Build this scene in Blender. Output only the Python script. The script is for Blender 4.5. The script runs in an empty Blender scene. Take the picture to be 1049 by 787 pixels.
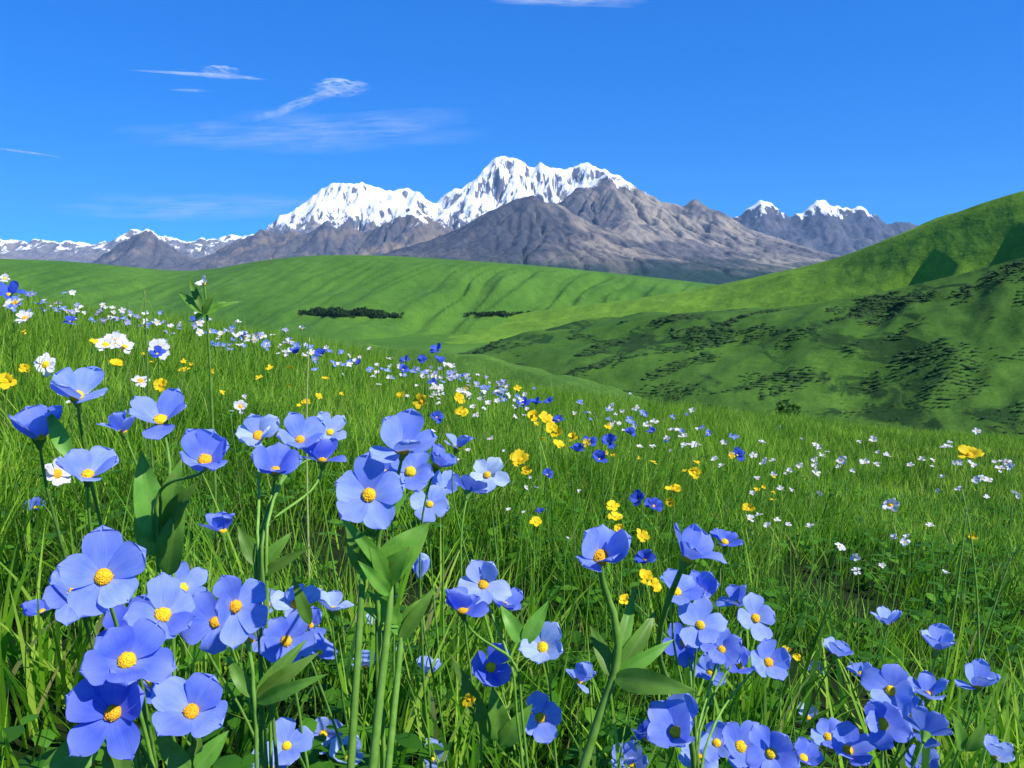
import bpy, math, random
import numpy as np
from mathutils import Vector, Matrix

random.seed(7)
RNG = np.random.default_rng(7)
scene = bpy.context.scene
COL = scene.collection
R = math.radians

# ------------------------------------------------------------------ camera
IW, IH, F = 1049.0, 787.0, 808.0
PITCH = math.atan((393.5 - 292.0) / F)
cp, sp_ = math.cos(PITCH), math.sin(PITCH)
FWD = np.array([0, cp, -sp_]); UP = np.array([0, sp_, cp]); RIGHT = np.array([1.0, 0, 0])
def ray(u, v):
    return FWD + RIGHT * ((u - IW / 2) / F) - UP * ((v - IH / 2) / F)
def P(u, v, d):
    """world point seen at photo position u, v at depth d"""
    return ray(u, v) * d
def PY(u, v, y):
    r = ray(u, v)
    return r * (y / r[1])
cam_d = bpy.data.cameras.new('camera')
cam = bpy.data.objects.new('camera', cam_d); COL.objects.link(cam)
cam_d.sensor_width = 36.0
cam_d.lens = 36.0 * F / IW
cam_d.clip_start = 0.02; cam_d.clip_end = 120000
cam.rotation_euler = (math.pi / 2 - PITCH, 0, 0)
scene.camera = cam

# ------------------------------------------------------------------ helpers
def tag(o, label=None, cat=None, group=None, kind=None):
    if label: o['label'] = label
    if cat: o['category'] = cat
    if group: o['group'] = group
    if kind: o['kind'] = kind
    return o

def mesh_np(name, verts, polys, mats=(), attrs=None, smooth=True, midx=None):
    """verts (n,3); polys: list of (array of k-gons)"""
    me = bpy.data.meshes.new(name)
    verts = np.ascontiguousarray(verts, dtype=np.float32)
    me.vertices.add(len(verts)); me.vertices.foreach_set('co', verts.ravel())
    polys = [np.asarray(p, dtype=np.int32) for p in polys if len(p)]
    loops = np.concatenate([p.ravel() for p in polys])
    tot = np.concatenate([np.full(len(p), p.shape[1], dtype=np.int32) for p in polys])
    start = np.concatenate([[0], np.cumsum(tot)[:-1]]).astype(np.int32)
    me.loops.add(len(loops)); me.loops.foreach_set('vertex_index', loops)
    me.polygons.add(len(tot))
    me.polygons.foreach_set('loop_start', start)
    me.polygons.foreach_set('loop_total', tot)
    if smooth: me.polygons.foreach_set('use_smooth', np.ones(len(tot), dtype=bool))
    for m in mats: me.materials.append(m)
    if midx is not None: me.polygons.foreach_set('material_index', np.asarray(midx, dtype=np.int32))
    for k, a in (attrs or {}).items():
        at = me.attributes.new(k, 'FLOAT', 'POINT')
        at.data.foreach_set('value', np.ascontiguousarray(a, dtype=np.float32))
    me.update(calc_edges=True)
    me.validate()
    return me

def link(name, me, parent=None, loc=(0, 0, 0)):
    o = bpy.data.objects.new(name, me); COL.objects.link(o)
    o.location = loc
    if parent is not None: o.parent = parent
    return o

def empty(name, loc):
    o = bpy.data.objects.new(name, None); COL.objects.link(o)
    o.empty_display_size = 0.02; o.location = loc
    return o

def grid_quads(nu, nv, off=0, flip=False):
    i, j = np.meshgrid(np.arange(nu - 1), np.arange(nv - 1), indexing='ij')
    a = (i * nv + j).ravel() + off
    q = np.stack([a, a + nv, a + nv + 1, a + 1], 1)
    return q[:, ::-1] if flip else q

class MB:
    """collects patches that become one mesh"""
    def __init__(s): s.v = []; s.p = {}; s.m = {}; s.a = {}; s.n = 0
    def add(s, verts, polys, mi=0, **at):
        verts = np.asarray(verts, float); k = len(verts)
        s.v.append(verts)
        for q in polys:
            q = np.asarray(q)
            if not len(q): continue
            s.p.setdefault(q.shape[1], []).append(q + s.n)
            s.m.setdefault(q.shape[1], []).append(np.full(len(q), mi))
        for key, val in at.items(): s.a.setdefault(key, []).append(np.broadcast_to(np.asarray(val, float), (k,)))
        s.n += k
    def mesh(s, name, mats, smooth=True):
        ks = sorted(s.p)
        return mesh_np(name, np.concatenate(s.v), [np.concatenate(s.p[k]) for k in ks], mats,
                       {k: np.concatenate(v) for k, v in s.a.items()}, smooth,
                       np.concatenate([np.concatenate(s.m[k]) for k in ks]))

# gradient noise on a table, vectorised
_T = np.random.default_rng(3)
_ang = _T.uniform(0, 2 * np.pi, (256, 256)); _GX, _GY = np.cos(_ang), np.sin(_ang)
def gnoise(x, y):
    x = np.asarray(x, float); y = np.asarray(y, float)
    x, y = np.broadcast_arrays(x, y)
    xi = np.floor(x).astype(int); yi = np.floor(y).astype(int)
    xf = x - xi; yf = y - yi
    u = xf * xf * xf * (xf * (xf * 6 - 15) + 10); v = yf * yf * yf * (yf * (yf * 6 - 15) + 10)
    def d(ix, iy, fx, fy):
        a = ix & 255; b = iy & 255
        return _GX[a, b] * fx + _GY[a, b] * fy
    n0 = d(xi, yi, xf, yf) * (1 - u) + d(xi + 1, yi, xf - 1, yf) * u
    n1 = d(xi, yi + 1, xf, yf - 1) * (1 - u) + d(xi + 1, yi + 1, xf - 1, yf - 1) * u
    return (n0 * (1 - v) + n1 * v) * 1.5
def fbm(x, y, o=4, g=0.5):
    s = 0; a = 1; f = 1
    for k in range(o):
        s = s + a * gnoise(np.asarray(x) * f + 17.3 * k, np.asarray(y) * f + 9.1 * k); a *= g; f *= 2.03
    return s
def ridged(x, y, o=4, g=0.5):
    s = 0; a = 1; f = 1
    for k in range(o):
        s = s + a * (1 - 2 * np.abs(gnoise(np.asarray(x) * f + 31.7 * k, np.asarray(y) * f + 5.9 * k))); a *= g; f *= 2.1
    return s
def sstep(a, b, x):
    t = np.clip((np.asarray(x, float) - a) / (b - a), 0, 1)
    return t * t * (3 - 2 * t)

# ------------------------------------------------------------------ materials
def new_mat(name):
    m = bpy.data.materials.new(name); m.use_nodes = True
    nt = m.node_tree; nt.nodes.clear()
    return m, nt, nt.nodes, nt.links
def nd(nt, t, **kw):
    n = nt.nodes.new(t)
    for k, v in kw.items():
        if k.startswith('i_'):
            key = k[2:]
            key = int(key) if key.isdigit() else key.replace('_', ' ')
            n.inputs[key].default_value = v
        else: setattr(n, k, v)
    return n
def ramp(nt, stops, interp='LINEAR'):
    n = nt.nodes.new('ShaderNodeValToRGB'); cr = n.color_ramp; cr.interpolation = interp
    while len(cr.elements) < len(stops): cr.elements.new(0.5)
    for e, (p, c) in zip(cr.elements, stops):
        e.position = p; e.color = (*c, 1) if len(c) == 3 else c
    return n
def mixc(nt, a, b, fac, blend='MIX'):
    n = nt.nodes.new('ShaderNodeMix'); n.data_type = 'RGBA'; n.blend_type = blend
    for sock, val in ((n.inputs[0], fac), (n.inputs[6], a), (n.inputs[7], b)):
        if isinstance(val, (int, float)): sock.default_value = val
        elif isinstance(val, tuple): sock.default_value = (*val, 1)
        else: nt.links.new(val, sock)
    return n.outputs[2]
def mth(nt, op, a, b=None, clamp=False):
    n = nt.nodes.new('ShaderNodeMath'); n.operation = op; n.use_clamp = clamp
    for i, val in enumerate((a, b)):
        if val is None: continue
        if isinstance(val, (int, float)): n.inputs[i].default_value = val
        else: nt.links.new(val, n.inputs[i])
    return n.outputs[0]
def noise(nt, vec, scale, detail=4, rough=0.55, dist=0.0):
    n = nd(nt, 'ShaderNodeTexNoise'); n.inputs['Scale'].default_value = scale
    n.inputs['Detail'].default_value = detail; n.inputs['Roughness'].default_value = rough
    n.inputs['Distortion'].default_value = dist
    if vec is not None: nt.links.new(vec, n.inputs['Vector'])
    return n.outputs['Fac']
def mapping(nt, vec, scale=(1, 1, 1), rot=(0, 0, 0)):
    n = nd(nt, 'ShaderNodeMapping'); n.inputs['Scale'].default_value = scale; n.inputs['Rotation'].default_value = rot
    nt.links.new(vec, n.inputs['Vector']); return n.outputs[0]

def leafy_surface(nt, color, rough=0.5, trans=0.35, spec=0.3, tcol=None, normal=None):
    """diffuse / glossy leaf or petal tissue that lets some light through"""
    b = nd(nt, 'ShaderNodeBsdfPrincipled')
    b.inputs['Roughness'].default_value = rough; b.inputs['Specular IOR Level'].default_value = spec
    t = nd(nt, 'ShaderNodeBsdfTranslucent')
    nt.links.new(color, b.inputs['Base Color']); nt.links.new(tcol or color, t.inputs['Color'])
    if normal: nt.links.new(normal, b.inputs['Normal'])
    mx = nd(nt, 'ShaderNodeMixShader'); mx.inputs[0].default_value = trans
    nt.links.new(b.outputs[0], mx.inputs[1]); nt.links.new(t.outputs[0], mx.inputs[2])
    out = nd(nt, 'ShaderNodeOutputMaterial'); nt.links.new(mx.outputs[0], out.inputs['Surface'])

def attr(nt, name):
    n = nd(nt, 'ShaderNodeAttribute'); n.attribute_name = name; return n.outputs['Fac']

def petal_mat(name, stops, trans=0.4):
    """object colour red channel = depth of blue (0 pale .. 1 deep); rad runs from claw to tip"""
    m, nt, N, L = new_mat(name)
    oi = nd(nt, 'ShaderNodeObjectInfo')
    sep = nd(nt, 'ShaderNodeSeparateColor'); L.new(oi.outputs['Color'], sep.inputs[0])
    r = ramp(nt, stops); L.new(sep.outputs[0], r.inputs[0])
    rad = attr(nt, 'rad'); acr = attr(nt, 'across')
    # lighter eye near the claw, veins fanning outward
    eye = ramp(nt, [(0.08, (1, 1, 1)), (0.42, (0, 0, 0))]); L.new(rad, eye.inputs[0])
    eyef = mth(nt, 'MULTIPLY', eye.outputs[0], sep.outputs[1])
    c = mixc(nt, r.outputs[0], (0.66, 0.74, 0.95), eyef)
    cmb = nd(nt, 'ShaderNodeCombineXYZ'); L.new(acr, cmb.inputs[0]); L.new(rad, cmb.inputs[1]); L.new(oi.outputs['Random'], cmb.inputs[2])
    v = noise(nt, mapping(nt, cmb.outputs[0], (26, 1.6, 40)), 1.0, 3)
    vr = ramp(nt, [(0.35, (0.80, 0.81, 0.90)), (0.65, (1.10, 1.10, 1.06))]); L.new(v, vr.inputs[0])
    c = mixc(nt, c, vr.outputs[0], 0.75, 'MULTIPLY')
    w = noise(nt, mapping(nt, cmb.outputs[0], (2.2, 2.0, 40)), 1.0, 2)
    wr = ramp(nt, [(0.3, (0.80, 0.84, 0.95)), (0.7, (1.18, 1.14, 1.05))]); L.new(w, wr.inputs[0])
    c = mixc(nt, c, wr.outputs[0], 0.8, 'MULTIPLY')
    tn = ramp(nt, [(0.0, (0.66, 0.70, 0.90)), (0.5, (1, 1, 1)), (1.0, (1.5, 1.4, 1.12))]); L.new(attr(nt, 'tone'), tn.inputs[0])
    c = mixc(nt, c, tn.outputs[0], 0.75, 'MULTIPLY')
    tipr = ramp(nt, [(0.45, (0, 0, 0)), (1.0, (1, 1, 1))]); L.new(rad, tipr.inputs[0])
    c = mixc(nt, c, (0.55, 0.62, 0.94), mth(nt, 'MULTIPLY', tipr.outputs[0], 0.30))
    bmp = nd(nt, 'ShaderNodeBump'); bmp.inputs['Strength'].default_value = 0.25; bmp.inputs['Distance'].default_value = 0.0006
    L.new(v, bmp.inputs['Height'])
    leafy_surface(nt, c, 0.55, trans, 0.22, normal=bmp.outputs[0])
    return m
BLUE = petal_mat('blue_petal', [(0.0, (0.52, 0.64, 0.94)), (0.3, (0.26, 0.38, 0.90)), (0.6, (0.115, 0.19, 0.83)), (1.0, (0.035, 0.07, 0.64))])

def plain_petal(name, col, trans=0.25, var=0.25):
    m, nt, N, L = new_mat(name)
    oi = nd(nt, 'ShaderNodeObjectInfo')
    tc = nd(nt, 'ShaderNodeTexCoord')
    n = noise(nt, tc.outputs['Object'], 220, 3)
    r = ramp(nt, [(0.3, tuple(c * (1 - var) for c in col)), (0.7, col)]); L.new(n, r.inputs[0])
    h = nd(nt, 'ShaderNodeHueSaturation'); L.new(r.outputs[0], h.inputs['Color'])
    L.new(mth(nt, 'ADD', mth(nt, 'MULTIPLY', oi.outputs['Random'], 0.3), 0.8), h.inputs['Value'])
    leafy_surface(nt, h.outputs[0], 0.6, trans, 0.15)
    return m
WHITE = plain_petal('white_petal', (0.82, 0.82, 0.84))
YELLOW = plain_petal('yellow_petal', (0.95, 0.70, 0.015))
CORN = plain_petal('cornflower_petal', (0.07, 0.14, 0.72), var=0.5)
SKYB = plain_petal('sky_blue_petal', (0.22, 0.34, 0.85))
LILAC = plain_petal('lilac_petal', (0.36, 0.38, 0.72))

def centre_mat():
    m, nt, N, L = new_mat('yellow_anthers')
    tc = nd(nt, 'ShaderNodeTexCoord'); oi = nd(nt, 'ShaderNodeObjectInfo')
    vo = nd(nt, 'ShaderNodeTexVoronoi'); vo.inputs['Scale'].default_value = 1500; L.new(tc.outputs['Object'], vo.inputs['Vector'])
    r = ramp(nt, [(0.0, (1.0, 0.74, 0.05)), (0.5, (0.98, 0.62, 0.02)), (0.9, (0.80, 0.38, 0.008))]); L.new(vo.outputs['Distance'], r.inputs[0])
    h = nd(nt, 'ShaderNodeHueSaturation'); L.new(r.outputs[0], h.inputs['Color'])
    L.new(mth(nt, 'ADD', mth(nt, 'MULTIPLY', oi.outputs['Random'], 0.045), 0.475), h.inputs['Hue'])
    bmp = nd(nt, 'ShaderNodeBump'); bmp.inputs['Strength'].default_value = 0.8; bmp.inputs['Distance'].default_value = 0.0006; bmp.invert = True
    L.new(vo.outputs['Distance'], bmp.inputs['Height'])
    leafy_surface(nt, h.outputs[0], 0.7, 0.12, 0.15, normal=bmp.outputs[0])
    return m
CENTRE = centre_mat()

def green_mat(name, a, b, trans=0.3, scale=120, rough=0.45, tipattr=None):
    m, nt, N, L = new_mat(name)
    tc = nd(nt, 'ShaderNodeTexCoord'); oi = nd(nt, 'ShaderNodeObjectInfo')
    n = noise(nt, tc.outputs['Object'], scale, 4)
    r = ramp(nt, [(0.3, a), (0.7, b)]); L.new(n, r.inputs[0])
    h = nd(nt, 'ShaderNodeHueSaturation'); L.new(r.outputs[0], h.inputs['Color'])
    L.new(mth(nt, 'ADD', mth(nt, 'MULTIPLY', oi.outputs['Random'], 0.5), 0.75), h.inputs['Value'])
    leafy_surface(nt, h.outputs[0], rough, trans, 0.3)
    return m
STEM = green_mat('green_stem', (0.14, 0.33, 0.035), (0.26, 0.48, 0.08), 0.3)
def leaf_mat():
    m, nt, N, L = new_mat('green_leaf')
    oi = nd(nt, 'ShaderNodeObjectInfo'); tc = nd(nt, 'ShaderNodeTexCoord')
    rad = attr(nt, 'rad'); acr = attr(nt, 'across')
    n = noise(nt, tc.outputs['Object'], 90, 4)
    r = ramp(nt, [(0.3, (0.10, 0.27, 0.022)), (0.7, (0.20, 0.43, 0.05))]); L.new(n, r.inputs[0])
    # side veins run obliquely from the midrib
    a = mth(nt, 'ABSOLUTE', acr)
    ph = mth(nt, 'SUBTRACT', mth(nt, 'MULTIPLY', rad, 60.0), mth(nt, 'MULTIPLY', a, 16.0))
    s = mth(nt, 'POWER', mth(nt, 'ABSOLUTE', mth(nt, 'SINE', ph)), 6.0)
    mid = mth(nt, 'LESS_THAN', a, 0.07)
    vein = mth(nt, 'MAXIMUM', mth(nt, 'MULTIPLY', s, 0.22), mth(nt, 'MULTIPLY', mid, 0.7))
    c = mixc(nt, r.outputs[0], (0.20, 0.36, 0.07), vein)
    dry = ramp(nt, [(0.62, (0, 0, 0)), (0.80, (1, 1, 1))])
    L.new(mth(nt, 'ADD', noise(nt, tc.outputs['Object'], 150, 3), mth(nt, 'MULTIPLY', mth(nt, 'POWER', rad, 14.0), 0.3)), dry.inputs[0])
    c = mixc(nt, c, (0.22, 0.17, 0.05), mth(nt, 'MULTIPLY', dry.outputs[0], 0.7))
    h = nd(nt, 'ShaderNodeHueSaturation'); L.new(c, h.inputs['Color'])
    L.new(mth(nt, 'ADD', mth(nt, 'MULTIPLY', oi.outputs['Random'], 0.6), 0.7), h.inputs['Value'])
    L.new(mth(nt, 'ADD', mth(nt, 'MULTIPLY', oi.outputs['Random'], 0.02), 0.49), h.inputs['Hue'])
    leafy_surface(nt, h.outputs[0], 0.42, 0.45, 0.3)
    return m
LEAF = leaf_mat()

def grass_mat(name, stops, trans=0.48):
    m, nt, N, L = new_mat(name)
    t = attr(nt, 'tint'); s = attr(nt, 'along')
    r = ramp(nt, stops); L.new(t, r.inputs[0])
    g = nd(nt, 'ShaderNodeNewGeometry')
    pn = noise(nt, g.outputs['Position'], 1.7, 3)
    pr = ramp(nt, [(0.3, (0.72, 0.85, 0.85)), (0.7, (1.2, 1.1, 1.0))]); L.new(pn, pr.inputs[0])
    c = mixc(nt, r.outputs[0], pr.outputs[0], 0.8, 'MULTIPLY')
    tip = ramp(nt, [(0.55, (0, 0, 0)), (1.0, (1, 1, 1))]); L.new(s, tip.inputs[0])
    c = mixc(nt, c, (0.26, 0.36, 0.05), mth(nt, 'MULTIPLY', tip.outputs[0], 0.35))
    leafy_surface(nt, c, 0.5, trans, 0.22)
    return m
GRASS = grass_mat('grass_blade', [(0.0, (0.016, 0.07, 0.004)), (0.25, (0.048, 0.17, 0.008)), (0.5, (0.115, 0.335, 0.013)), (0.75, (0.26, 0.53, 0.024)), (0.93, (0.40, 0.62, 0.07)), (1.0, (0.46, 0.46, 0.16))])
WEED = grass_mat('weed_leaf', [(0.0, (0.04, 0.15, 0.01)), (0.6, (0.09, 0.28, 0.014)), (1.0, (0.18, 0.40, 0.02))])
STRAW = plain_petal('straw_stalk', (0.50, 0.58, 0.20), 0.3)

def soil_mat():
    m, nt, N, L = new_mat('meadow_soil')
    g = nd(nt, 'ShaderNodeNewGeometry')
    a = noise(nt, g.outputs['Position'], 14, 6); b = noise(nt, g.outputs['Position'], 0.06, 4)
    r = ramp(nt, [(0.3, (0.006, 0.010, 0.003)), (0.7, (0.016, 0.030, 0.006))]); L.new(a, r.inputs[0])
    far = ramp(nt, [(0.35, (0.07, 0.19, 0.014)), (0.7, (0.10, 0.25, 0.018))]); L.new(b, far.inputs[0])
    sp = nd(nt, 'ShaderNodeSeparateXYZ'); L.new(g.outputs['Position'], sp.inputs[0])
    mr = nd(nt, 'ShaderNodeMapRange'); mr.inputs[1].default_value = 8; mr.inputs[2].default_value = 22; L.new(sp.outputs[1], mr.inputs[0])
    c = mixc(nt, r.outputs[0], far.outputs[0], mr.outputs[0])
    p = nd(nt, 'ShaderNodeBsdfPrincipled'); p.inputs['Roughness'].default_value = 0.95; p.inputs['Specular IOR Level'].default_value = 0.1
    L.new(c, p.inputs['Base Color'])
    o = nd(nt, 'ShaderNodeOutputMaterial'); L.new(p.outputs[0], o.inputs[0])
    return m

def hill_mat(name, dark, light, scale, streak=(1, 1, 1), blotch=None, bumpd=1.5):
    m, nt, N, L = new_mat(name)
    g = nd(nt, 'ShaderNodeNewGeometry'); pos = g.outputs['Position']
    a = noise(nt, mapping(nt, pos, streak), scale, 5, 0.6)
    r = ramp(nt, [(0.32, dark), (0.68, light)]); L.new(a, r.inputs[0])
    b = noise(nt, pos, scale * 7, 5, 0.65)
    br = ramp(nt, [(0.3, (0.72, 0.76, 0.74)), (0.7, (1.2, 1.16, 1.1))]); L.new(b, br.inputs[0])
    c = mixc(nt, r.outputs[0], br.outputs[0], 0.75, 'MULTIPLY')
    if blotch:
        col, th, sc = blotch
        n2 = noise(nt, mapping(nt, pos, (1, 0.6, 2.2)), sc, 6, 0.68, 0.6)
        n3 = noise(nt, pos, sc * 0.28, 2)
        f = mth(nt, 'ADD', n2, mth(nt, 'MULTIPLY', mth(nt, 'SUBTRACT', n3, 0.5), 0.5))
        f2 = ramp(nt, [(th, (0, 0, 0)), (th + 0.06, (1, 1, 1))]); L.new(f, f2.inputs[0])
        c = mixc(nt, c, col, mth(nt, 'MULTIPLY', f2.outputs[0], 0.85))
    b3 = noise(nt, mapping(nt, pos, (1, .7, 1.6)), scale * 38, 4, 0.7)
    br3 = ramp(nt, [(0.36, (0.68, 0.74, 0.72)), (0.64, (1.26, 1.2, 1.12))]); L.new(b3, br3.inputs[0])
    c = mixc(nt, c, br3.outputs[0], 0.6, 'MULTIPLY')
    bm = nd(nt, 'ShaderNodeBump'); bm.inputs['Strength'].default_value = 0.6; bm.inputs['Distance'].default_value = bumpd
    L.new(noise(nt, pos, scale * 14, 4, 0.6), bm.inputs['Height'])
    p = nd(nt, 'ShaderNodeBsdfPrincipled'); p.inputs['Roughness'].default_value = 0.9; p.inputs['Specular IOR Level'].default_value = 0.08
    L.new(c, p.inputs['Base Color']); L.new(bm.outputs[0], p.inputs['Normal'])
    o = nd(nt, 'ShaderNodeOutputMaterial'); L.new(p.outputs[0], o.inputs[0])
    return m

def mountain_mat(name, snow_lo, snow_hi, steep=0.55, rock_a=(0.11, 0.105, 0.125), rock_b=(0.22, 0.20, 0.19), tan=(0.36, 0.30, 0.24), tanamt=0.6, forest=None, patch=0.5, streak=None, lit_x=None):
    m, nt, N, L = new_mat(name)
    g = nd(nt, 'ShaderNodeNewGeometry'); pos = g.outputs['Position']
    sp = nd(nt, 'ShaderNodeSeparateXYZ'); L.new(pos, sp.inputs[0]); z = sp.outputs[2]
    nrm = nd(nt, 'ShaderNodeSeparateXYZ'); L.new(g.outputs['Normal'], nrm.inputs[0])
    n1 = noise(nt, pos, 0.0035, 7, 0.62); n2 = noise(nt, mapping(nt, pos, (1, 1, 0.25)), 0.015, 7, 0.7)
    n3 = noise(nt, pos, 0.0011, 3)
    n4 = noise(nt, mapping(nt, pos, (1, 0.8, 0.3)), 0.0075, 9, 0.72, 0.3)
    r = ramp(nt, [(0.38, rock_a), (0.62, rock_b)]); L.new(n2, r.inputs[0])
    tr = ramp(nt, [(0.47 - (.09 if lit_x else 0), (0, 0, 0)), (0.60 - (.06 if lit_x else 0), (1, 1, 1))]); L.new(n1, tr.inputs[0])
    t3 = ramp(nt, [(0.42, (0, 0, 0)), (0.58, (1, 1, 1))]); L.new(n3, t3.inputs[0])
    tmask = mth(nt, 'ADD', mth(nt, 'MULTIPLY', t3.outputs[0], .8), .2)
    if lit_x:
        # tan scree thinned on the left: sunlit and shaded faces put into the colour
        tx = nd(nt, 'ShaderNodeMapRange'); tx.inputs[1].default_value = lit_x[0]; tx.inputs[2].default_value = lit_x[1]; tx.inputs[3].default_value = 0.12
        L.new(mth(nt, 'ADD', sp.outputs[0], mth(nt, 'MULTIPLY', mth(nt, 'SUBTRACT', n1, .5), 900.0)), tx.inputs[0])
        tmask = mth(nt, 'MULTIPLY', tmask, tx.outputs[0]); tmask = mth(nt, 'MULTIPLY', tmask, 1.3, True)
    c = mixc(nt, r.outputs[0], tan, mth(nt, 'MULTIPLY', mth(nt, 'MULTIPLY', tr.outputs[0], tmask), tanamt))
    if streak is not None:
        # pale scree running down the fall line
        cb = nd(nt, 'ShaderNodeCombineXYZ')
        L.new(mth(nt, 'ADD', sp.outputs[0], mth(nt, 'MULTIPLY', z, streak)), cb.inputs[0])
        L.new(mth(nt, 'MULTIPLY', z, 0.16), cb.inputs[1]); L.new(mth(nt, 'MULTIPLY', sp.outputs[1], 0.12), cb.inputs[2])
        stn = noise(nt, cb.outputs[0], 0.016, 5, 0.65)
        sr_ = ramp(nt, [(0.47, (0, 0, 0)), (0.62, (1, 1, 1))]); L.new(stn, sr_.inputs[0])
        c = mixc(nt, c, tuple(k * 1.1 for k in tan), mth(nt, 'MULTIPLY', mth(nt, 'MULTIPLY', sr_.outputs[0], tmask), 0.85))
    if forest:
        col, z0, z1 = forest
        mr = nd(nt, 'ShaderNodeMapRange'); mr.inputs[1].default_value = z1; mr.inputs[2].default_value = z0
        L.new(mth(nt, 'ADD', z, mth(nt, 'MULTIPLY', mth(nt, 'SUBTRACT', n1, 0.5), (z1 - z0) * 2.2)), mr.inputs[0])
        c = mixc(nt, c, col, mr.outputs[0])
    mr = nd(nt, 'ShaderNodeMapRange'); mr.inputs[1].default_value = snow_lo; mr.inputs[2].default_value = snow_hi
    L.new(mth(nt, 'ADD', z, mth(nt, 'MULTIPLY', mth(nt, 'SUBTRACT', n4, 0.5), (snow_hi - snow_lo) * 3.4)), mr.inputs[0])
    sl = nd(nt, 'ShaderNodeMapRange'); sl.inputs[1].default_value = steep - 0.12; sl.inputs[2].default_value = steep + 0.12
    L.new(mth(nt, 'ADD', nrm.outputs[2], mth(nt, 'MULTIPLY', mth(nt, 'SUBTRACT', n4, 0.5), patch)), sl.inputs[0])
    sf = mth(nt, 'MULTIPLY', mr.outputs[0], sl.outputs[0])
    sr = ramp(nt, [(0.30, (0, 0, 0)), (0.42, (1, 1, 1))]); L.new(sf, sr.inputs[0])
    c = mixc(nt, c, (0.90, 0.91, 0.93), sr.outputs[0])
    bm = nd(nt, 'ShaderNodeBump'); bm.inputs['Strength'].default_value = 1.0; bm.inputs['Distance'].default_value = 30
    L.new(n2, bm.inputs['Height'])
    p = nd(nt, 'ShaderNodeBsdfPrincipled'); p.inputs['Roughness'].default_value = 0.9; p.inputs['Specular IOR Level'].default_value = 0.1
    L.new(c, p.inputs['Base Color']); L.new(bm.outputs[0], p.inputs['Normal'])
    o = nd(nt, 'ShaderNodeOutputMaterial'); L.new(p.outputs[0], o.inputs[0])
    return m

# ------------------------------------------------------------------ light, sky, air
SUN_EL, SUN_AZ = R(47), R(121)          # azimuth clockwise from +Y (view direction): right, a little behind the camera
sd = Vector((math.cos(SUN_EL) * math.sin(SUN_AZ), math.cos(SUN_EL) * math.cos(SUN_AZ), math.sin(SUN_EL)))
sl = bpy.data.lights.new('sun', 'SUN'); sl.energy = 5.0; sl.angle = R(0.5); sl.color = (1.0, 0.95, 0.86)
so = bpy.data.objects.new('sun', sl); COL.objects.link(so)
so.rotation_euler = sd.to_track_quat('Z', 'Y').to_euler(); so.location = (30, -20, 60)
w = bpy.data.worlds.new('World'); scene.world = w; w.use_nodes = True
nt = w.node_tree; nt.nodes.clear()
sky = nd(nt, 'ShaderNodeTexSky'); sky.sky_type = 'NISHITA'; sky.sun_disc = False
sky.sun_elevation = SUN_EL; sky.sun_rotation = SUN_AZ; sky.altitude = 2200; sky.air_density = 1.0; sky.dust_density = 0.2; sky.ozone_density = 3.0
hs = nd(nt, 'ShaderNodeHueSaturation'); hs.inputs['Saturation'].default_value = 1.25; hs.inputs['Value'].default_value = 1.0
nt.links.new(sky.outputs[0], hs.inputs['Color'])
bg = nd(nt, 'ShaderNodeBackground'); bg.inputs['Strength'].default_value = 0.13
skc = mixc(nt, hs.outputs[0], (0.10, 0.62, 1.0), 1.0, 'MULTIPLY')
skc = mixc(nt, skc, (0.06, 1.25, 5.4), 0.42)
nt.links.new(skc, bg.inputs['Color'])
wo = nd(nt, 'ShaderNodeOutputWorld'); nt.links.new(bg.outputs[0], wo.inputs['Surface'])
vs = scene.view_settings
vs.view_transform = 'Standard'; vs.look = 'None'; vs.gamma = 1; vs.use_curve_mapping = False; vs.exposure = 0.5
scene.cycles.use_denoising = True
scene.cycles.max_bounces = 6; scene.cycles.diffuse_bounces = 3; scene.cycles.transmission_bounces = 4
scene.cycles.transparent_max_bounces = 12; scene.cycles.volume_bounces = 0
scene.cycles.sample_clamp_indirect = 8

# ------------------------------------------------------------------ meadow ground
CREST_U = np.array([-500, 0, 150, 300, 450, 600, 750, 900, 1049, 1500], float)
CREST_V = np.array([255, 303, 322, 352, 388, 414, 432, 444, 456, 490], float)
YC = 6.0                                  # the brow of the slope
GH = 0.20                                 # grass height there
# ground height on the brow line as a function of x
_bx = np.array([PY(u, v, YC)[0] for u, v in zip(CREST_U, CREST_V)])
_bz = np.array([PY(u, v, YC)[2] for u, v in zip(CREST_U, CREST_V)]) - GH
def ground_z(x, y):
    x = np.asarray(x, float); y = np.asarray(y, float)
    a = np.clip(y / YC, -1.2, 1.0)
    bz = np.interp(x, _bx, _bz, left=None, right=None)
    bz = np.where(x < _bx[0], _bz[0] + (x - _bx[0]) * -0.12, bz)
    bz = np.where(x > _bx[-1], _bz[-1] + (x - _bx[-1]) * -0.10, bz)
    near = -0.50 - 0.13 * x
    z = near * (1 - a) + bz * a
    # smooth the break of slope and let the hillside fall away behind the brow
    over = np.clip(y - YC, 0, None)
    slope_end = -(0.02 * np.minimum(over, 10) ** 2 * 0.5 + 0.2 * np.clip(over - 10, 0, None)) - 0.045 * over
    z = z + slope_end
    z = z + 0.02 * gnoise(x * 1.1, y * 1.1) + 0.008 * gnoise(x * 3.7 + 5, y * 3.7) + np.clip(y - YC, 0, 40) * 0.03 * gnoise(x * .06, y * .06)
    return z
def gz(x, y): return float(ground_z(np.array([x]), np.array([y]))[0])
def on_slope(u, v, hf):
    """where the ray through u, v meets the layer hf above the meadow"""
    r = ray(u, v); r = r / r[1]
    ys = np.linspace(0.5, 9.0, 500)
    d = r[2] * ys - (ground_z(r[0] * ys, ys) + hf)
    k = np.nonzero(d <= 0)[0]
    if len(k): y = ys[k[0]]
    else: y = ys[np.argmin(d)]
    return r * y
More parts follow.
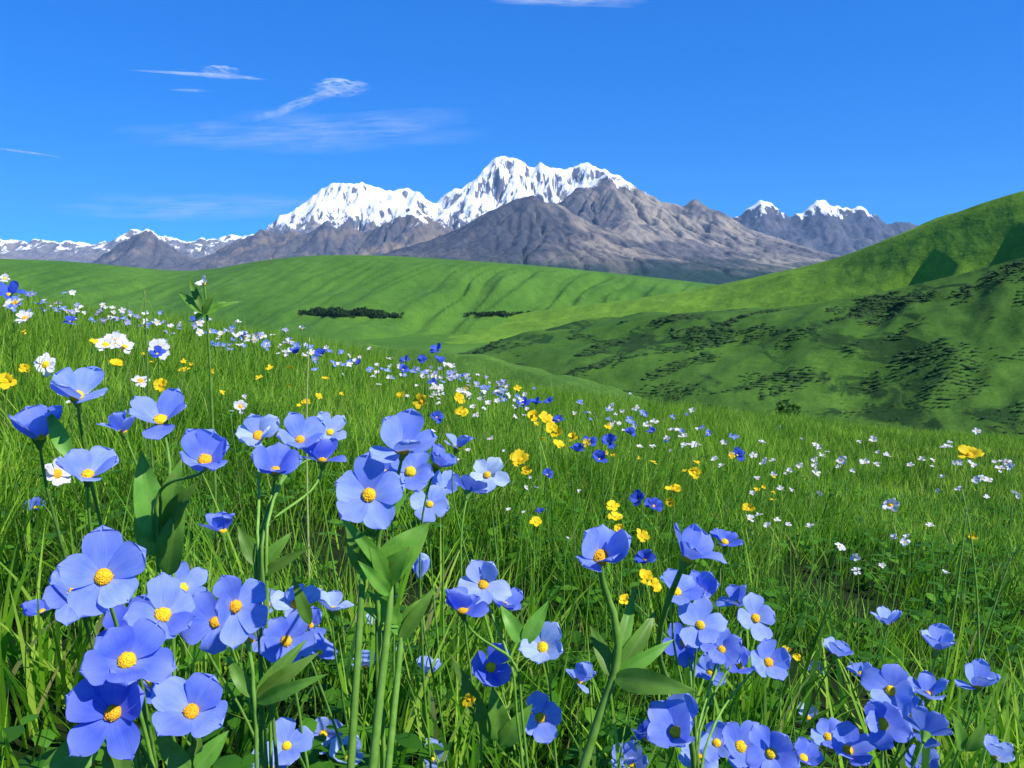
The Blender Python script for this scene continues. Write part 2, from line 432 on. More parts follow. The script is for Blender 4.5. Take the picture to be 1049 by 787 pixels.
nu, nv = 260, 240
s = np.linspace(-1, 1, nu); t = np.linspace(0, 1, nv)
ys = -4 + 8 * t + 226 * t ** 3.2
S, Y = np.meshgrid(s, ys, indexing='ij')
X = S * (7 + 0.95 * np.clip(Y, 0, None))
Z = ground_z(X, Y)
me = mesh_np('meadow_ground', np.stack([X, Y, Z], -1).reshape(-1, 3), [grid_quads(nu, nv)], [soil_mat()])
tag(link('meadow_ground', me), kind='structure')

# ------------------------------------------------------------------ valley floor out to the mountains
VALLEY_Z = -62.0
nu, nv = 180, 180
s = np.linspace(-1, 1, nu); ys = np.geomspace(90, 22000, nv)
S, Y = np.meshgrid(s, ys, indexing='ij')
X = S * (300 + 0.95 * Y)
Z = VALLEY_Z + fbm(X / 400, Y / 400, 4) * 5 * np.clip(Y / 900, .2, 1) + np.clip(Y - 2500, 0, 6000) * 0.004
VAL = hill_mat('valley_grass', (0.05, 0.135, 0.015), (0.09, 0.205, 0.02), 0.006, (1, 0.4, 1))
tag(link('valley_ground', mesh_np('valley_ground', np.stack([X, Y, Z], -1).reshape(-1, 3), [grid_quads(nu, nv)], [VAL])), kind='structure')

# ------------------------------------------------------------------ green hills swept along their skylines
HILL_SURF = {}
def hill(name, crest, front, back, drop, mat, disp, n=320, m=150, power=1.5, lean=(0, -1)):
    """crest: (u, v, y) skyline points; front/back: reach of the two flanks in metres"""
    cu = np.array([c[0] for c in crest], float)
    uu = np.linspace(cu[0], cu[-1], n)
    vv = np.interp(uu, cu, [c[1] for c in crest]); yy = np.interp(uu, cu, [c[2] for c in crest])
    k = max(3, n // 24); ker = np.hanning(2 * k + 1); ker /= ker.sum()
    def smooth(a): return np.convolve(np.pad(a, k, mode='reflect', reflect_type='odd'), ker, 'valid')
    vv = smooth(vv); yy = smooth(yy)
    C = np.array([PY(a, b, c) for a, b, c in zip(uu, vv, yy)])
    t = np.linspace(-1, 1, m)
    t = np.sign(t) * np.abs(t) ** 1.25
    T = t[None, :].repeat(n, 0); U = uu[:, None].repeat(m, 1)
    L = np.where(T < 0, -T * back, T * front)                   # distance from the skyline
    rel = np.abs(T)
    zb = C[:, 2][:, None]
    base = VALLEY_Z - 12
    fall = np.where(T >= 0, rel ** power * (1 - 0.25 * rel) / 0.75, rel ** 1.3)
    Z = zb + (base - zb) * fall * drop
    d = np.array(lean, float); d /= np.linalg.norm(d)
    sg = np.where(T >= 0, 1, -1)
    X = C[:, 0][:, None] + d[0] * L * sg; Y = C[:, 1][:, None] + d[1] * L * sg
    Z = Z + disp(U, T, X, Y) * sstep(0.0, 0.10, rel)
    V = np.stack([X, Y, Z], -1)
    HILL_SURF[name] = (uu, t, V)
    o = link(name, mesh_np(name, V.reshape(-1, 3), [grid_quads(n, m)], [mat]))
    tag(o, kind='structure')
    return o

def disp_left(U, T, X, Y):
    g = ridged((U + 80 * np.abs(T) ** 0.8 * np.sign(T)) / 16.0 + 0.6 * gnoise(U / 60, T * 3), T * 0.9, 2, 0.4)
    amp = 2.4 + 9.0 * np.exp(-((U - 570) / 130) ** 2) + 2.5 * np.exp(-((U - 90) / 120) ** 2)
    bell = sstep(0.0, 0.25, T) * (1 - sstep(0.62, 0.95, T))
    big = fbm(U / 120, T * 1.7, 3) * 14 * sstep(0.1, 0.6, T)
    return g * amp * bell + big + 1.2 * fbm(X / 25, Y / 25, 3)
LEFT = hill_mat('far_hill_grass', (0.046, 0.128, 0.016), (0.088, 0.20, 0.024), 0.008, (1, 0.5, 1))
hill('far_hill', [(-260, 262, 1500), (0, 265, 1500), (60, 267, 1500), (130, 273, 1520), (190, 279, 1540), (225, 275, 1500), (270, 266, 1450), (330, 261, 1400), (400, 262, 1400),
      (480, 267, 1400), (560, 273, 1420), (640, 281, 1450), (720, 290, 1480), (790, 298, 1500), (900, 312, 1500)], 520, 500, 1.0, LEFT, disp_left, 420, 170, 1.15)

def disp_r1(U, T, X, Y):
    z = fbm(U / 150 + 4, T * 2.2, 3) * 3.5 + ridged(U / 80 + T * 1.2, T * 1.2, 2) * 1.3 + 0.8 * fbm(X / 14, Y / 14, 3)
    return z
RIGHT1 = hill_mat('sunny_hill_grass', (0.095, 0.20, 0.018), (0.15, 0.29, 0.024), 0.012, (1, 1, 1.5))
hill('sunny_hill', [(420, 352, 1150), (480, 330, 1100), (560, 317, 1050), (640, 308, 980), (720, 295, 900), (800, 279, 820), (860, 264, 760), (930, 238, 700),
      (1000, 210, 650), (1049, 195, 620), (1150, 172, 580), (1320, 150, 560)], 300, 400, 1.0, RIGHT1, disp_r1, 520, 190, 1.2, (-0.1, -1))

# two scooped hollows under the skyline of the sunny hill, each with a steep bank on its right
def scoop(name, u, v, reach, bank, half, dep):
    o = bpy.data.objects[name]; V = HILL_SURF[name][2]
    uu_ = IW / 2 + F * (V @ RIGHT) / (V @ FWD); vv_ = IH / 2 - F * (V @ UP) / (V @ FWD)
    k = np.argmin((uu_ - u) ** 2 + (vv_ - v) ** 2 + 1e6 * (HILL_SURF[name][1] < .03)[None, :]); c = V.reshape(-1, 3)[k]
    a = (V[..., 0] - c[0]); b = (V[..., 1] - c[1]) / half + .25 * np.sin(a / 22)
    prof = np.where(a < 0, sstep(-reach, 0, a), 1 - sstep(0, bank, a))
    V[..., 2] -= dep * prof * np.exp(-np.abs(b) ** 3.5)
    o.data.vertices.foreach_set('co', np.ascontiguousarray(V.reshape(-1), dtype=np.float32)); o.data.update()
scoop('sunny_hill', 953, 277, 58, 12, 17, 23)
scoop('sunny_hill', 1046, 256, 58, 13, 20, 25)

def disp_r2(U, T, X, Y):
    return fbm(U / 170 + 9, T * 1.6 + 3, 4, .42) * 7 + ridged(U / 90 + T * 2.0, T * .8, 2, .4) * 2.4 + 0.5 * fbm(X / 9, Y / 9, 3)
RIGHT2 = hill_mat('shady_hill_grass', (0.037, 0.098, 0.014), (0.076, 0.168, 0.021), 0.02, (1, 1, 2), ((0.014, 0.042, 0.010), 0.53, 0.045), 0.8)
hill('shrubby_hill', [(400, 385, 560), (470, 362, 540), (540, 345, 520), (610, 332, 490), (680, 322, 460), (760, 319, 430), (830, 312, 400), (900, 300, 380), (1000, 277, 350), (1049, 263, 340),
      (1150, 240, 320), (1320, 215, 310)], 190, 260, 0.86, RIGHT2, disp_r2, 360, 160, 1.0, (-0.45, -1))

def disp_sp(U, T, X, Y):
    return fbm(U / 90 + 2, T * 2.0 + 7, 3) * 3.5 + 0.5 * fbm(X / 7, Y / 7, 3)
SPUR = hill_mat('spur_grass', (0.055, 0.135, 0.02), (0.095, 0.20, 0.026), 0.03, (1, 1, 1.5))
hill('low_spur', [(330, 352, 330), (430, 358, 310), (500, 368, 290), (560, 386, 260), (620, 404, 235), (700, 430, 200), (790, 447, 185), (900, 462, 175)], 110, 130, 0.9, SPUR, disp_sp, 240, 110, 1.1, (-0.5, -1))

# dark shrubs clinging to the shrubby hill: nobody could count them
def blob(mb, c, rx, ry, rz, seed, mi=0, nu=9, nv=5):
    th = np.linspace(0, 2 * np.pi, nu, endpoint=False); ph = np.linspace(-0.35, np.pi / 2 * 0.96, nv)
    TH, PH = np.meshgrid(th, ph, indexing='ij')
    rr = 1 + 0.38 * np.random.default_rng(seed).uniform(-1, 1, TH.shape)
    v = np.stack([np.cos(TH) * np.cos(PH) * rx * rr, np.sin(TH) * np.cos(PH) * ry * rr, np.sin(PH) * rz * rr], -1) + np.asarray(c)
    i, j = np.meshgrid(np.arange(nu), np.arange(nv - 1), indexing='ij')
    a = (i * nv + j).ravel(); b = (((i + 1) % nu) * nv + j).ravel()
    mb.add(v.reshape(-1, 3), [np.stack([a, b, b + 1, a + 1], 1)], mi)
SHRUB = green_mat('dark_shrub', (0.011, 0.038, 0.008), (0.034, 0.088, 0.016), 0.1, 0.6, 0.95)
uu, tt, V = HILL_SURF['shrubby_hill']
mb = MB(); rs = np.random.default_rng(21); cnt = 0
for k in range(40000):
    i = rs.integers(20, len(uu) - 40); j = rs.integers(int(len(tt) * .52), len(tt) - 1)
    u, t = uu[i], tt[j]
    x, y, z = V[i, j]
    dens = fbm(x / 38 + 3, y / 22, 3) + 0.30 * np.exp(-((t - 0.42) / 0.30) ** 2) + 0.25 * math.exp(-((u - 930) / 130) ** 2) + 0.12 * math.exp(-((u - 700) / 130) ** 2)
    if rs.random() > .75 * float(sstep(.34, .72, dens)) : continue
    s_ = rs.uniform(0.12, 0.50) * (1.8 if rs.random() < .12 else 1) * (y / 300)
    # rows of scrub follow the contour
    L_ = rs.uniform(1.2, 4.0)
    blob(mb, (x, y, z), s_ * L_, s_ * 1.0, s_ * rs.uniform(.6, 1.0), k)
    cnt += 1
    if cnt > 8000: break
tag(link('hillside_shrubs', mb.mesh('hillside_shrubs', [SHRUB], smooth=False)), 'dark green scrub in broken patches over the shaded hillside', 'shrubs', kind='stuff')

# two far strips of dark trees on the valley floor
def leaf_ball(mb, c, r, n, rs, lf, mi=0):
    d = rs.normal(size=(n, 3)); d /= np.linalg.norm(d, axis=1)[:, None]
    rad = rs.uniform(0.45, 1.0, n) ** 0.6
    p = np.asarray(c) + d * rad[:, None] * np.asarray(r)
    a = rs.normal(size=(n, 3)); a /= np.linalg.norm(a, axis=1)[:, None]
    b = np.cross(a, rs.normal(size=(n, 3))); b /= np.linalg.norm(b, axis=1)[:, None]
    s_ = lf * rs.uniform(.6, 1.3, n)[:, None]
    v = np.stack([p - a * s_, p + b * s_ * .6, p + a * s_, p - b * s_ * .6], 1).reshape(-1, 3)
    mb.add(v, [np.arange(4 * n).reshape(n, 4)], mi)
def ground_hit(u, v, y0=300, y1=1500):
    r = ray(u, v); r = r / r[1]
    y = (VALLEY_Z) / r[2]
    return r * y
BARK = plain_petal('tree_bark', (0.06, 0.045, 0.03), 0.0)
def tube(mb, pts, rad, k=7, mi=0, **at):
    pts = np.asarray(pts, float); n = len(pts); rad = np.broadcast_to(np.asarray(rad, float), (n,))
    tg = np.gradient(pts, axis=0); tg /= np.linalg.norm(tg, axis=1)[:, None] + 1e-12
    ref = np.array([0.31, 0.87, 0.37]); a = np.cross(tg, ref); a /= np.linalg.norm(a, axis=1)[:, None] + 1e-12
    b = np.cross(tg, a)
    th = np.linspace(0, 2 * np.pi, k, endpoint=False)
    v = pts[:, None, :] + rad[:, None, None] * (np.cos(th)[None, :, None] * a[:, None, :] + np.sin(th)[None, :, None] * b[:, None, :])
    i, j = np.meshgrid(np.arange(n - 1), np.arange(k), indexing='ij')
    q = np.stack([(i * k + j).ravel(), (i * k + (j + 1) % k).ravel(), ((i + 1) * k + (j + 1) % k).ravel(), ((i + 1) * k + j).ravel()], 1)
    cap = np.array([np.arange(k) + (n - 1) * k])
    mb.add(v.reshape(-1, 3), [q, cap], mi, **at)
FHV = HILL_SURF['far_hill'][2][:, HILL_SURF['far_hill'][1] > .04].reshape(-1, 3)
FHu = IW / 2 + F * (FHV @ RIGHT) / (FHV @ FWD); FHv = IH / 2 - F * (FHV @ UP) / (FHV @ FWD)
for (u0, u1, v0, v1, nn, lab) in ((305, 412, 322, 325.5, 140, 'longer dark strip of trees at the foot of the far hill'), (474, 572, 324, 324.5, 120, 'thinner dark strip of trees further along the valley floor')):
    mb = MB(); rs = np.random.default_rng(int(u0))
    for k in range(nn):
        u = rs.uniform(u0, u1); v = v0 + (v1 - v0) * (u - u0) / (u1 - u0) + rs.uniform(-1, .6)
        r = ray(u, v); r = r / r[1]
        uu, tt, V = HILL_SURF['far_hill']
        p = FHV[np.argmin((FHu - u) ** 2 + (FHv - v) ** 2)]
        h = rs.uniform(5, 11) * (0.7 if u0 > 450 else 1) * (1 - .6 * abs((u - u0) / (u1 - u0) * 2 - 1) ** 3)
        tube(mb, [p, p + np.array([0, 0, h * .5])], [.35, .2], 5, 1)
        for q in range(3):
            leaf_ball(mb, p + np.array([rs.uniform(-2, 2), rs.uniform(-2, 2), h * rs.uniform(.35, .7)]), (h * .38, h * .38, h * .34), 26, rs, h * .16)
    tag(link('treeline', mb.mesh('treeline', [SHRUB, BARK], smooth=False)), lab, 'trees', kind='stuff')

# two lone bushes at the foot of the shrubby hill
BUSHG = green_mat('bush_leaf', (0.04, 0.12, 0.012), (0.09, 0.22, 0.02), 0.3, 3)
for (u, v, wpx, lab) in ((807, 424, 30, 'rounded green bush alone below the shaded hillside, fuller of two'), (744, 420, 16, 'small thin bush left of the fuller bush below the hillside')):
    y = 120.0; p = PY(u, v + 12, y); s_ = wpx / F * y / 2
    root = empty('bush', p); tag(root, lab, 'bush', 'lone bushes below the hillside')
    rs = np.random.default_rng(int(u)); mb = MB()
    for k in range(7):
        leaf_ball(mb, (rs.uniform(-.6, .6) * s_, rs.uniform(-.6, .6) * s_, s_ * rs.uniform(.5, 1.5)), (s_ * .5,) * 3, 160, rs, s_ * .13)
    link('foliage', mb.mesh('foliage', [BUSHG], smooth=False), root)
    mb = MB()
    for k in range(5):
        a = rs.uniform(0, 6.28)
        tube(mb, [(0, 0, -3), (0, 0, 0), (.4 * s_ * math.cos(a), .4 * s_ * math.sin(a), s_ * 1.2)], [.12 * s_, .07 * s_, .02 * s_], 6)
    link('stem', mb.mesh('stem', [BARK]), root)

# ------------------------------------------------------------------ mountains: ridge skeleton, then stream-power erosion
def erode(h, dx, iters, K, mexp=0.5):
    ny, nx = h.shape; n = ny * nx
    idx = np.arange(n).reshape(ny, nx)
    nb = [(-1, 0, 1), (1, 0, 1), (0, -1, 1), (0, 1, 1), (-1, -1, 1.414), (-1, 1, 1.414), (1, -1, 1.414), (1, 1, 1.414)]
    for it in range(iters):
        best = np.zeros((ny, nx)); rec = idx.copy(); dist = np.full((ny, nx), dx)
        hp = np.pad(h, 1, mode='edge'); ip = np.pad(idx, 1, mode='edge')
        for a, b, c in nb:
            hn = hp[1 + a:ny + 1 + a, 1 + b:nx + 1 + b]; i_n = ip[1 + a:ny + 1 + a, 1 + b:nx + 1 + b]
            s_ = (h - hn) / (dx * c); m_ = s_ > best
            best[m_] = s_[m_]; rec[m_] = i_n[m_]; dist[m_] = dx * c
        rec[0] = idx[0]; rec[-1] = idx[-1]; rec[:, 0] = idx[:, 0]; rec[:, -1] = idx[:, -1]
        hf = h.ravel(); order = np.argsort(hf, kind='stable').tolist(); rl = rec.ravel().tolist()
        A = [1.0] * n
        for i in reversed(order):
            r_ = rl[i]
            if r_ != i: A[r_] += A[i]
        Fc = (K * np.asarray(A) ** mexp / dist.ravel() * dx).tolist()
        hl = hf.tolist()
        for i in order:
            r_ = rl[i]
            if r_ != i:
                f = Fc[i]; hl[i] = (hl[i] + f * hl[r_]) / (1 + f)
        h = np.asarray(hl).reshape(ny, nx)
        lap = (np.roll(h, 1, 0) + np.roll(h, -1, 0) + np.roll(h, 1, 1) + np.roll(h, -1, 1) - 4 * h)
        lap[0] = lap[-1] = 0; lap[:, 0] = lap[:, -1] = 0
        h = h + 0.007 * lap
    return h

def mountain(name, ridges, L, box, dx, mat, seed, iters=12, K=0.035, spurs=10, spur_len=2200, rough=60, warp=70, base=-60, detail=16):
    """ridges: lists of (u, v, y) skyline points in the photograph at distance y"""
    rs = np.random.default_rng(seed)
    x = np.arange(box[0], box[1], dx); y = np.arange(box[2], box[3], dx)
    X, Y = np.meshgrid(x, y)
    WX = X + warp * fbm(X / 700 + seed, Y / 700, 3); WY = Y + warp * 1.5 * fbm(X / 700 + 50, Y / 700 + seed, 3)
    segs = []
    for rd in ridges:
        pts = [PY(*c) for c in rd]
        segs += [(pts[k], pts[k + 1]) for k in range(len(pts) - 1)]
        for q in range(spurs):
            k = rs.integers(0, len(pts) - 1); f = rs.random(); p = pts[k] * (1 - f) + pts[k + 1] * f
            sgn = -1 if rs.random() < 0.8 else 1
            cur = p.copy(); ang = rs.normal(0, 0.45); ln = spur_len * rs.uniform(.5, 1.1); ns = 7
            for st in range(ns):
                ang += rs.normal(0, 0.25)
                nx_ = cur + np.array([math.sin(ang), sgn * math.cos(ang), 0]) * ln / ns
                fr = (st + 1) / ns
                nx_[2] = base + (p[2] - base) * ((1 - fr) ** 1.25 * 0.93)
                segs.append((cur.copy(), nx_.copy())); cur = nx_
    h = np.full(X.shape, float(base))
    for a, b in segs:
        d = b[:2] - a[:2]; l2 = d @ d + 1e-9
        t_ = np.clip(((WX - a[0]) * d[0] + (WY - a[1]) * d[1]) / l2, 0, 1)
        dist = np.hypot(WX - a[0] - t_ * d[0], WY - a[1] - t_ * d[1])
        zz = a[2] + t_ * (b[2] - a[2]) - base
        h = np.maximum(h, base + zz * np.exp(-dist / L))
    rel = np.clip((h - base) / 900, 0, 1)
    h = h + rough * rel * fbm(X / 420 + seed, Y / 420, 5, 0.55)
    h = erode(h, dx, iters, K)
    h = h + detail * np.clip((h - base) / 700, 0, 1) * (ridged(X / 210 + seed, Y / 260, 4, .55) - .4)
    # drop the rim below the valley floor
    e = np.minimum.reduce([X - x[0], x[-1] - X, Y - y[0], y[-1] - Y])
    h = h - 90 * (1 - sstep(0, 500, e))
    V = np.stack([X, Y, h], -1).reshape(-1, 3)
    o = link(name, mesh_np(name, V, [grid_quads(len(y), len(x), flip=True)], [mat]))
    tag(o, kind='structure')
    return o

Y1 = 12500.
SNOWM = mountain_mat('snow_mountain', 760, 1160, 0.50, rock_a=(0.085, 0.095, 0.14), rock_b=(0.16, 0.165, 0.20), patch=0.95)
mountain('snow_mountain', [
    [(250, 262, Y1), (285, 240, Y1), (305, 222, Y1), (320, 211, Y1), (334, 190, Y1), (346, 185, Y1), (364, 191, Y1), (382, 184, Y1), (398, 187, Y1), (415, 191, Y1), (430, 197, Y1), (444, 208, Y1 + 200)],
    [(444, 208, Y1 + 200), (455, 205, Y1 + 200), (468, 193, Y1 + 100), (482, 183, Y1), (494, 173, Y1), (504, 163, Y1), (518, 155, Y1), (530, 160, Y1), (543, 168, Y1), (556, 166, Y1), (570, 172, Y1), (585, 168, Y1), (598, 163, Y1), (612, 174, Y1), (640, 190, Y1), (690, 215, Y1), (760, 250, Y1)],
    ], 1600, (-5200, 4200, 9700, 15200), 27, SNOWM, 5, 14, 0.07, 18, 2600, 120, 40, detail=12)
BROWN = mountain_mat('foothill_rock', 700, 1000, 0.62, rock_a=(0.06, 0.064, 0.09), rock_b=(0.125, 0.12, 0.125), tan=(0.30, 0.23, 0.155), tanamt=0.8, patch=0.5)
Y4 = 10000.
mountain('brown_foothill', [
    [(215, 272, Y4), (250, 243, Y4), (266, 233, Y4), (280, 240, Y4), (300, 238, Y4), (320, 235, Y4), (345, 222, Y4), (358, 226, Y4), (372, 236, Y4), (395, 231, Y4), (412, 210, Y4), (424, 208, Y4), (440, 222, Y4), (458, 236, Y4), (475, 250, Y4), (500, 268, Y4)]],
    950, (-5200, 900, 7600, 12000), 26, BROWN, 11, 12, 0.06, 18, 1500, 70, 40, detail=28)
GREY = mountain_mat('grey_rock', 1330, 1600, 0.62, rock_a=(0.030, 0.036, 0.058), rock_b=(0.072, 0.077, 0.097), tan=(0.30, 0.255, 0.20), tanamt=0.8, streak=0.5, lit_x=(100, 900), forest=((0.02, 0.045, 0.035), 60, 260), patch=0.6)  # rock kept dark to paint in the shaded left face
Y2, Y3 = 7600., 9200.
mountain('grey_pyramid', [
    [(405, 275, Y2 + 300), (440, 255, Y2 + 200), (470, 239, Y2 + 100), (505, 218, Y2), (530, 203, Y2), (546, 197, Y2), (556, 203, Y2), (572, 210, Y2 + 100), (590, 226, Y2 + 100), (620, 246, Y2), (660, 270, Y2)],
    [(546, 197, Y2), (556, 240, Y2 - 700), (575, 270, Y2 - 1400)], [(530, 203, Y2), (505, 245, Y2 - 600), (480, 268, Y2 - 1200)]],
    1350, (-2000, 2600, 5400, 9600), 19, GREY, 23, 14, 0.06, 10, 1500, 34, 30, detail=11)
RIDGE = mountain_mat('tan_streaked_rock', 1020, 1300, 0.52, rock_a=(0.048, 0.054, 0.078), rock_b=(0.10, 0.10, 0.118), tan=(0.33, 0.285, 0.225), tanamt=0.9, streak=1.3, lit_x=(500, 1700), forest=((0.02, 0.045, 0.035), 40, 260), patch=0.6)  # tan on the right flank paints in its sunlit side
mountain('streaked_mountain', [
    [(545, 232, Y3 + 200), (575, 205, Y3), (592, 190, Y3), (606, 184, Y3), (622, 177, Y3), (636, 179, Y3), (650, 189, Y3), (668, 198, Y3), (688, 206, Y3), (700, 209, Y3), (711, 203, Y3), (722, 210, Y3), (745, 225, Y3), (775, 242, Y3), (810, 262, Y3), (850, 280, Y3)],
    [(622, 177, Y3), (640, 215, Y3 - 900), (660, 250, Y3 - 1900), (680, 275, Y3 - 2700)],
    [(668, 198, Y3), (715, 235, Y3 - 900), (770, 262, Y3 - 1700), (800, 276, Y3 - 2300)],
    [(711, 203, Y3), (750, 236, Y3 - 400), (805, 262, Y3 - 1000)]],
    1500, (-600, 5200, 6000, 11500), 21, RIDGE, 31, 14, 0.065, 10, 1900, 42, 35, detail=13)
FARM = mountain_mat('far_blue_rock', 1060, 1250, 0.56, rock_a=(0.05, 0.058, 0.088), rock_b=(0.09, 0.098, 0.125), tanamt=0.2, patch=0.9)
Y5 = 13000.
mountain('far_snow_capped_mountain', [
    [(690, 262, Y5), (730, 238, Y5), (752, 224, Y5), (764, 214, Y5), (780, 209, Y5), (792, 211, Y5), (803, 219, Y5), (818, 217, Y5), (833, 209, Y5), (846, 204, Y5), (858, 207, Y5), (872, 213, Y5), (890, 218, Y5), (912, 225, Y5), (940, 232, Y5), (985, 246, Y5), (1060, 262, Y5), (1200, 280, Y5)]],
    1250, (2000, 10500, 10500, 16000), 36, FARM, 41, 10, 0.05, 14, 2300, 90, 40, detail=30)
LOWM = mountain_mat('low_range_rock', 430, 700, 0.86, rock_a=(0.12, 0.125, 0.16), rock_b=(0.21, 0.21, 0.235), tanamt=0.5, patch=0.5)
Y6 = 12000.
mountain('low_snowy_range', [
    [(-200, 250, Y6), (-60, 247, Y6), (0, 249, Y6), (30, 246, Y6), (60, 249, Y6), (95, 247, Y6), (122, 245, Y6), (140, 238, Y6), (160, 241, Y6), (190, 250, Y6), (215, 244, Y6), (238, 240, Y6), (262, 240, Y6), (300, 246, Y6), (340, 262, Y6)]],
    1500, (-13000, -1500, 9300, 14500), 38, LOWM, 53, 9, 0.05, 22, 1900, 80, 50, detail=26)
CONE = mountain_mat('cone_rock', 560, 700, 0.70, rock_a=(0.055, 0.06, 0.082), rock_b=(0.105, 0.105, 0.12), tanamt=0.5, patch=0.5)
Y7 = 10300.
mountain('rocky_cone', [
    [(60, 282, Y7), (100, 264, Y7), (125, 247, Y7), (148, 232, Y7), (158, 237, Y7), (170, 249, Y7), (185, 259, Y7), (215, 270, Y7), (260, 282, Y7)]],
    620, (-7200, -2200, 8400, 12400), 28, CONE, 61, 10, 0.06, 8, 1400, 45, 40, detail=22)

# the air between here and the mountains
hz = bpy.data.materials.new('mountain_air'); hz.use_nodes = True
nt = hz.node_tree; nt.nodes.clear()
pv = nd(nt, 'ShaderNodeVolumePrincipled'); pv.inputs['Color'].default_value = (0.30, 0.62, 1.0, 1); pv.inputs['Density'].default_value = 2.1e-5; pv.inputs['Anisotropy'].default_value = 0.0
ho = nd(nt, 'ShaderNodeOutputMaterial'); nt.links.new(pv.outputs[0], ho.inputs['Volume'])
HX, HY0, HY1, HZ0, HZ1 = 24000, -6000, 24000, -400, 2600
hv = np.array([(sx, sy, sz) for sx in (-HX, HX) for sy in (HY0, HY1) for sz in (HZ0, HZ1)], float)
hq = np.array([(0, 1, 3, 2), (4, 6, 7, 5), (0, 4, 5, 1), (2, 3, 7, 6), (0, 2, 6, 4), (1, 5, 7, 3)])
tag(link('haze', mesh_np('haze', hv, [hq], [hz], smooth=False)), 'thin blue air over the valley in front of the mountains', 'haze', kind='stuff')

# ------------------------------------------------------------------ wisps of cirrus, each a shallow lens of thin cloud high above the haze
def cloud_mat(name, amount, sc, stretch):
    m, nt, N, L = new_mat(name)
    m.surface_render_method = 'BLENDED' if hasattr(m, 'surface_render_method') else m.surface_render_method
    tc = nd(nt, 'ShaderNodeTexCoord')
    e = attr(nt, 'edge')
    n = noise(nt, mapping(nt, tc.outputs['Object'], stretch), sc, 6, 0.6, 0.5)
    nr = ramp(nt, [(0.38, (0, 0, 0)), (0.72, (1, 1, 1))]); L.new(n, nr.inputs[0])
    f = mth(nt, 'MULTIPLY', mth(nt, 'MULTIPLY', nr.outputs[0], e), amount, True)
    d = nd(nt, 'ShaderNodeBsdfDiffuse'); d.inputs['Color'].default_value = (0.9, 0.92, 0.95, 1)
    t2 = nd(nt, 'ShaderNodeBsdfTranslucent'); t2.inputs['Color'].default_value = (0.9, 0.92, 0.95, 1)
    mx = nd(nt, 'ShaderNodeMixShader'); mx.inputs[0].default_value = 0.5; L.new(d.outputs[0], mx.inputs[1]); L.new(t2.outputs[0], mx.inputs[2])
    tr = nd(nt, 'ShaderNodeBsdfTransparent')
    mix = nd(nt, 'ShaderNodeMixShader'); L.new(f, mix.inputs[0]); L.new(tr.outputs[0], mix.inputs[1]); L.new(mx.outputs[0], mix.inputs[2])
    o = nd(nt, 'ShaderNodeOutputMaterial'); L.new(mix.outputs[0], o.inputs[0])
    return m
def cloud(u, v, z, halfx, halfy, thick, rot, amount, label, sc, stretch, seed):
    r = ray(u, v); p = r * (z / r[2])
    nu, nv = 40, 14
    rr = np.linspace(0, 1, nv); th = np.linspace(0, 2 * np.pi, nu, endpoint=False)
    TH, RR = np.meshgrid(th, rr, indexing='ij')
    wob = 1 + 0.35 * gnoise(np.cos(TH) * 1.7 + seed, np.sin(TH) * 1.7 + seed * 2.3)
    x = np.cos(TH) * RR * halfx * wob; y = np.sin(TH) * RR * halfy * wob
    mb = MB()
    for sgn in (1, -0.4):
        zz = sgn * thick * np.sqrt(np.clip(1 - RR ** 2, 0, 1)) * (1 + .5 * gnoise(x / halfx * 3 + seed, y / halfy * 3))
        vv = np.stack([x, y, zz], -1).reshape(-1, 3)
        i, j = np.meshgrid(np.arange(nu), np.arange(nv - 1), indexing='ij')
        a = (i * nv + j).ravel(); b = (((i + 1) % nu) * nv + j).ravel()
        mb.add(vv, [np.stack([a, b, b + 1, a + 1], 1)], 0, edge=((1 - RR ** 2) ** 1.2).ravel())
    o = link('cloud', mb.mesh('cloud', [cloud_mat('cirrus', amount, sc, stretch)]), None, p)
    o.rotation_euler = (0, 0, rot)
    tag(o, label, 'cloud', 'wisps of cirrus')
def streak(u0, v0, u1, v1, z, width, thick, amount, label, sc, stretch, seed):
    a = ray(u0, v0); a = a * z / a[2]; b = ray(u1, v1); b = b * z / b[2]
    c = (a + b) / 2; d = b - a
    q = ray((u0 + u1) / 2, (v0 + v1) / 2)
    cloud(IW / 2 + F * (c @ RIGHT) / (c @ FWD), IH / 2 - F * (c @ UP) / (c @ FWD), z, np.linalg.norm(d[:2]) / 2 * 1.15, width, thick, math.atan2(d[1], d[0]), amount, label, sc, stretch, seed)
streak(152, 73, 268, 81, 4600, 170, 25, 1.0, 'thin white streak of cloud, highest on the left of the sky', 0.0016, (1, 3.5, 1), 1)
streak(205, 75, 246, 77, 4650, 420, 130, 0.6, 'little peak of vapour sitting on the highest streak', 0.0022, (1, 1, 1), 7)
streak(322, 96, 370, 89, 4500, 620, 160, 0.85, 'small puffy wisp of cloud above the snowy twin peaks', 0.0022, (1, 1.5, 1), 2)
streak(262, 124, 345, 92, 4500, 300, 60, 0.42, 'feathery slanting tail running down left from the puffy wisp', 0.0018, (1, 3, 1), 3)
streak(-10, 151, 66, 162, 4200, 190, 25, 0.75, 'thin slanting streak of cloud above the low snowy range', 0.0016, (1, 3.5, 1), 4)
streak(176, 92, 216, 94, 4550, 130, 20, 0.6, 'faint short streak of cloud under the highest one', 0.0018, (1, 3, 1), 8)
streak(170, 146, 500, 128, 4800, 3400, 120, 0.26, 'broad pale veil of cloud left of the summit', 0.0005, (1, 2.2, 1), 5)
streak(120, 222, 330, 205, 5200, 9000, 150, 0.30, 'low pale veil of cloud behind the left peaks', 0.00022, (1, 2, 1), 9)
streak(520, -2, 660, 3, 5000, 420, 50, 0.6, 'long pale cloud streak high over the summit', 0.0010, (1, 3, 1), 6)

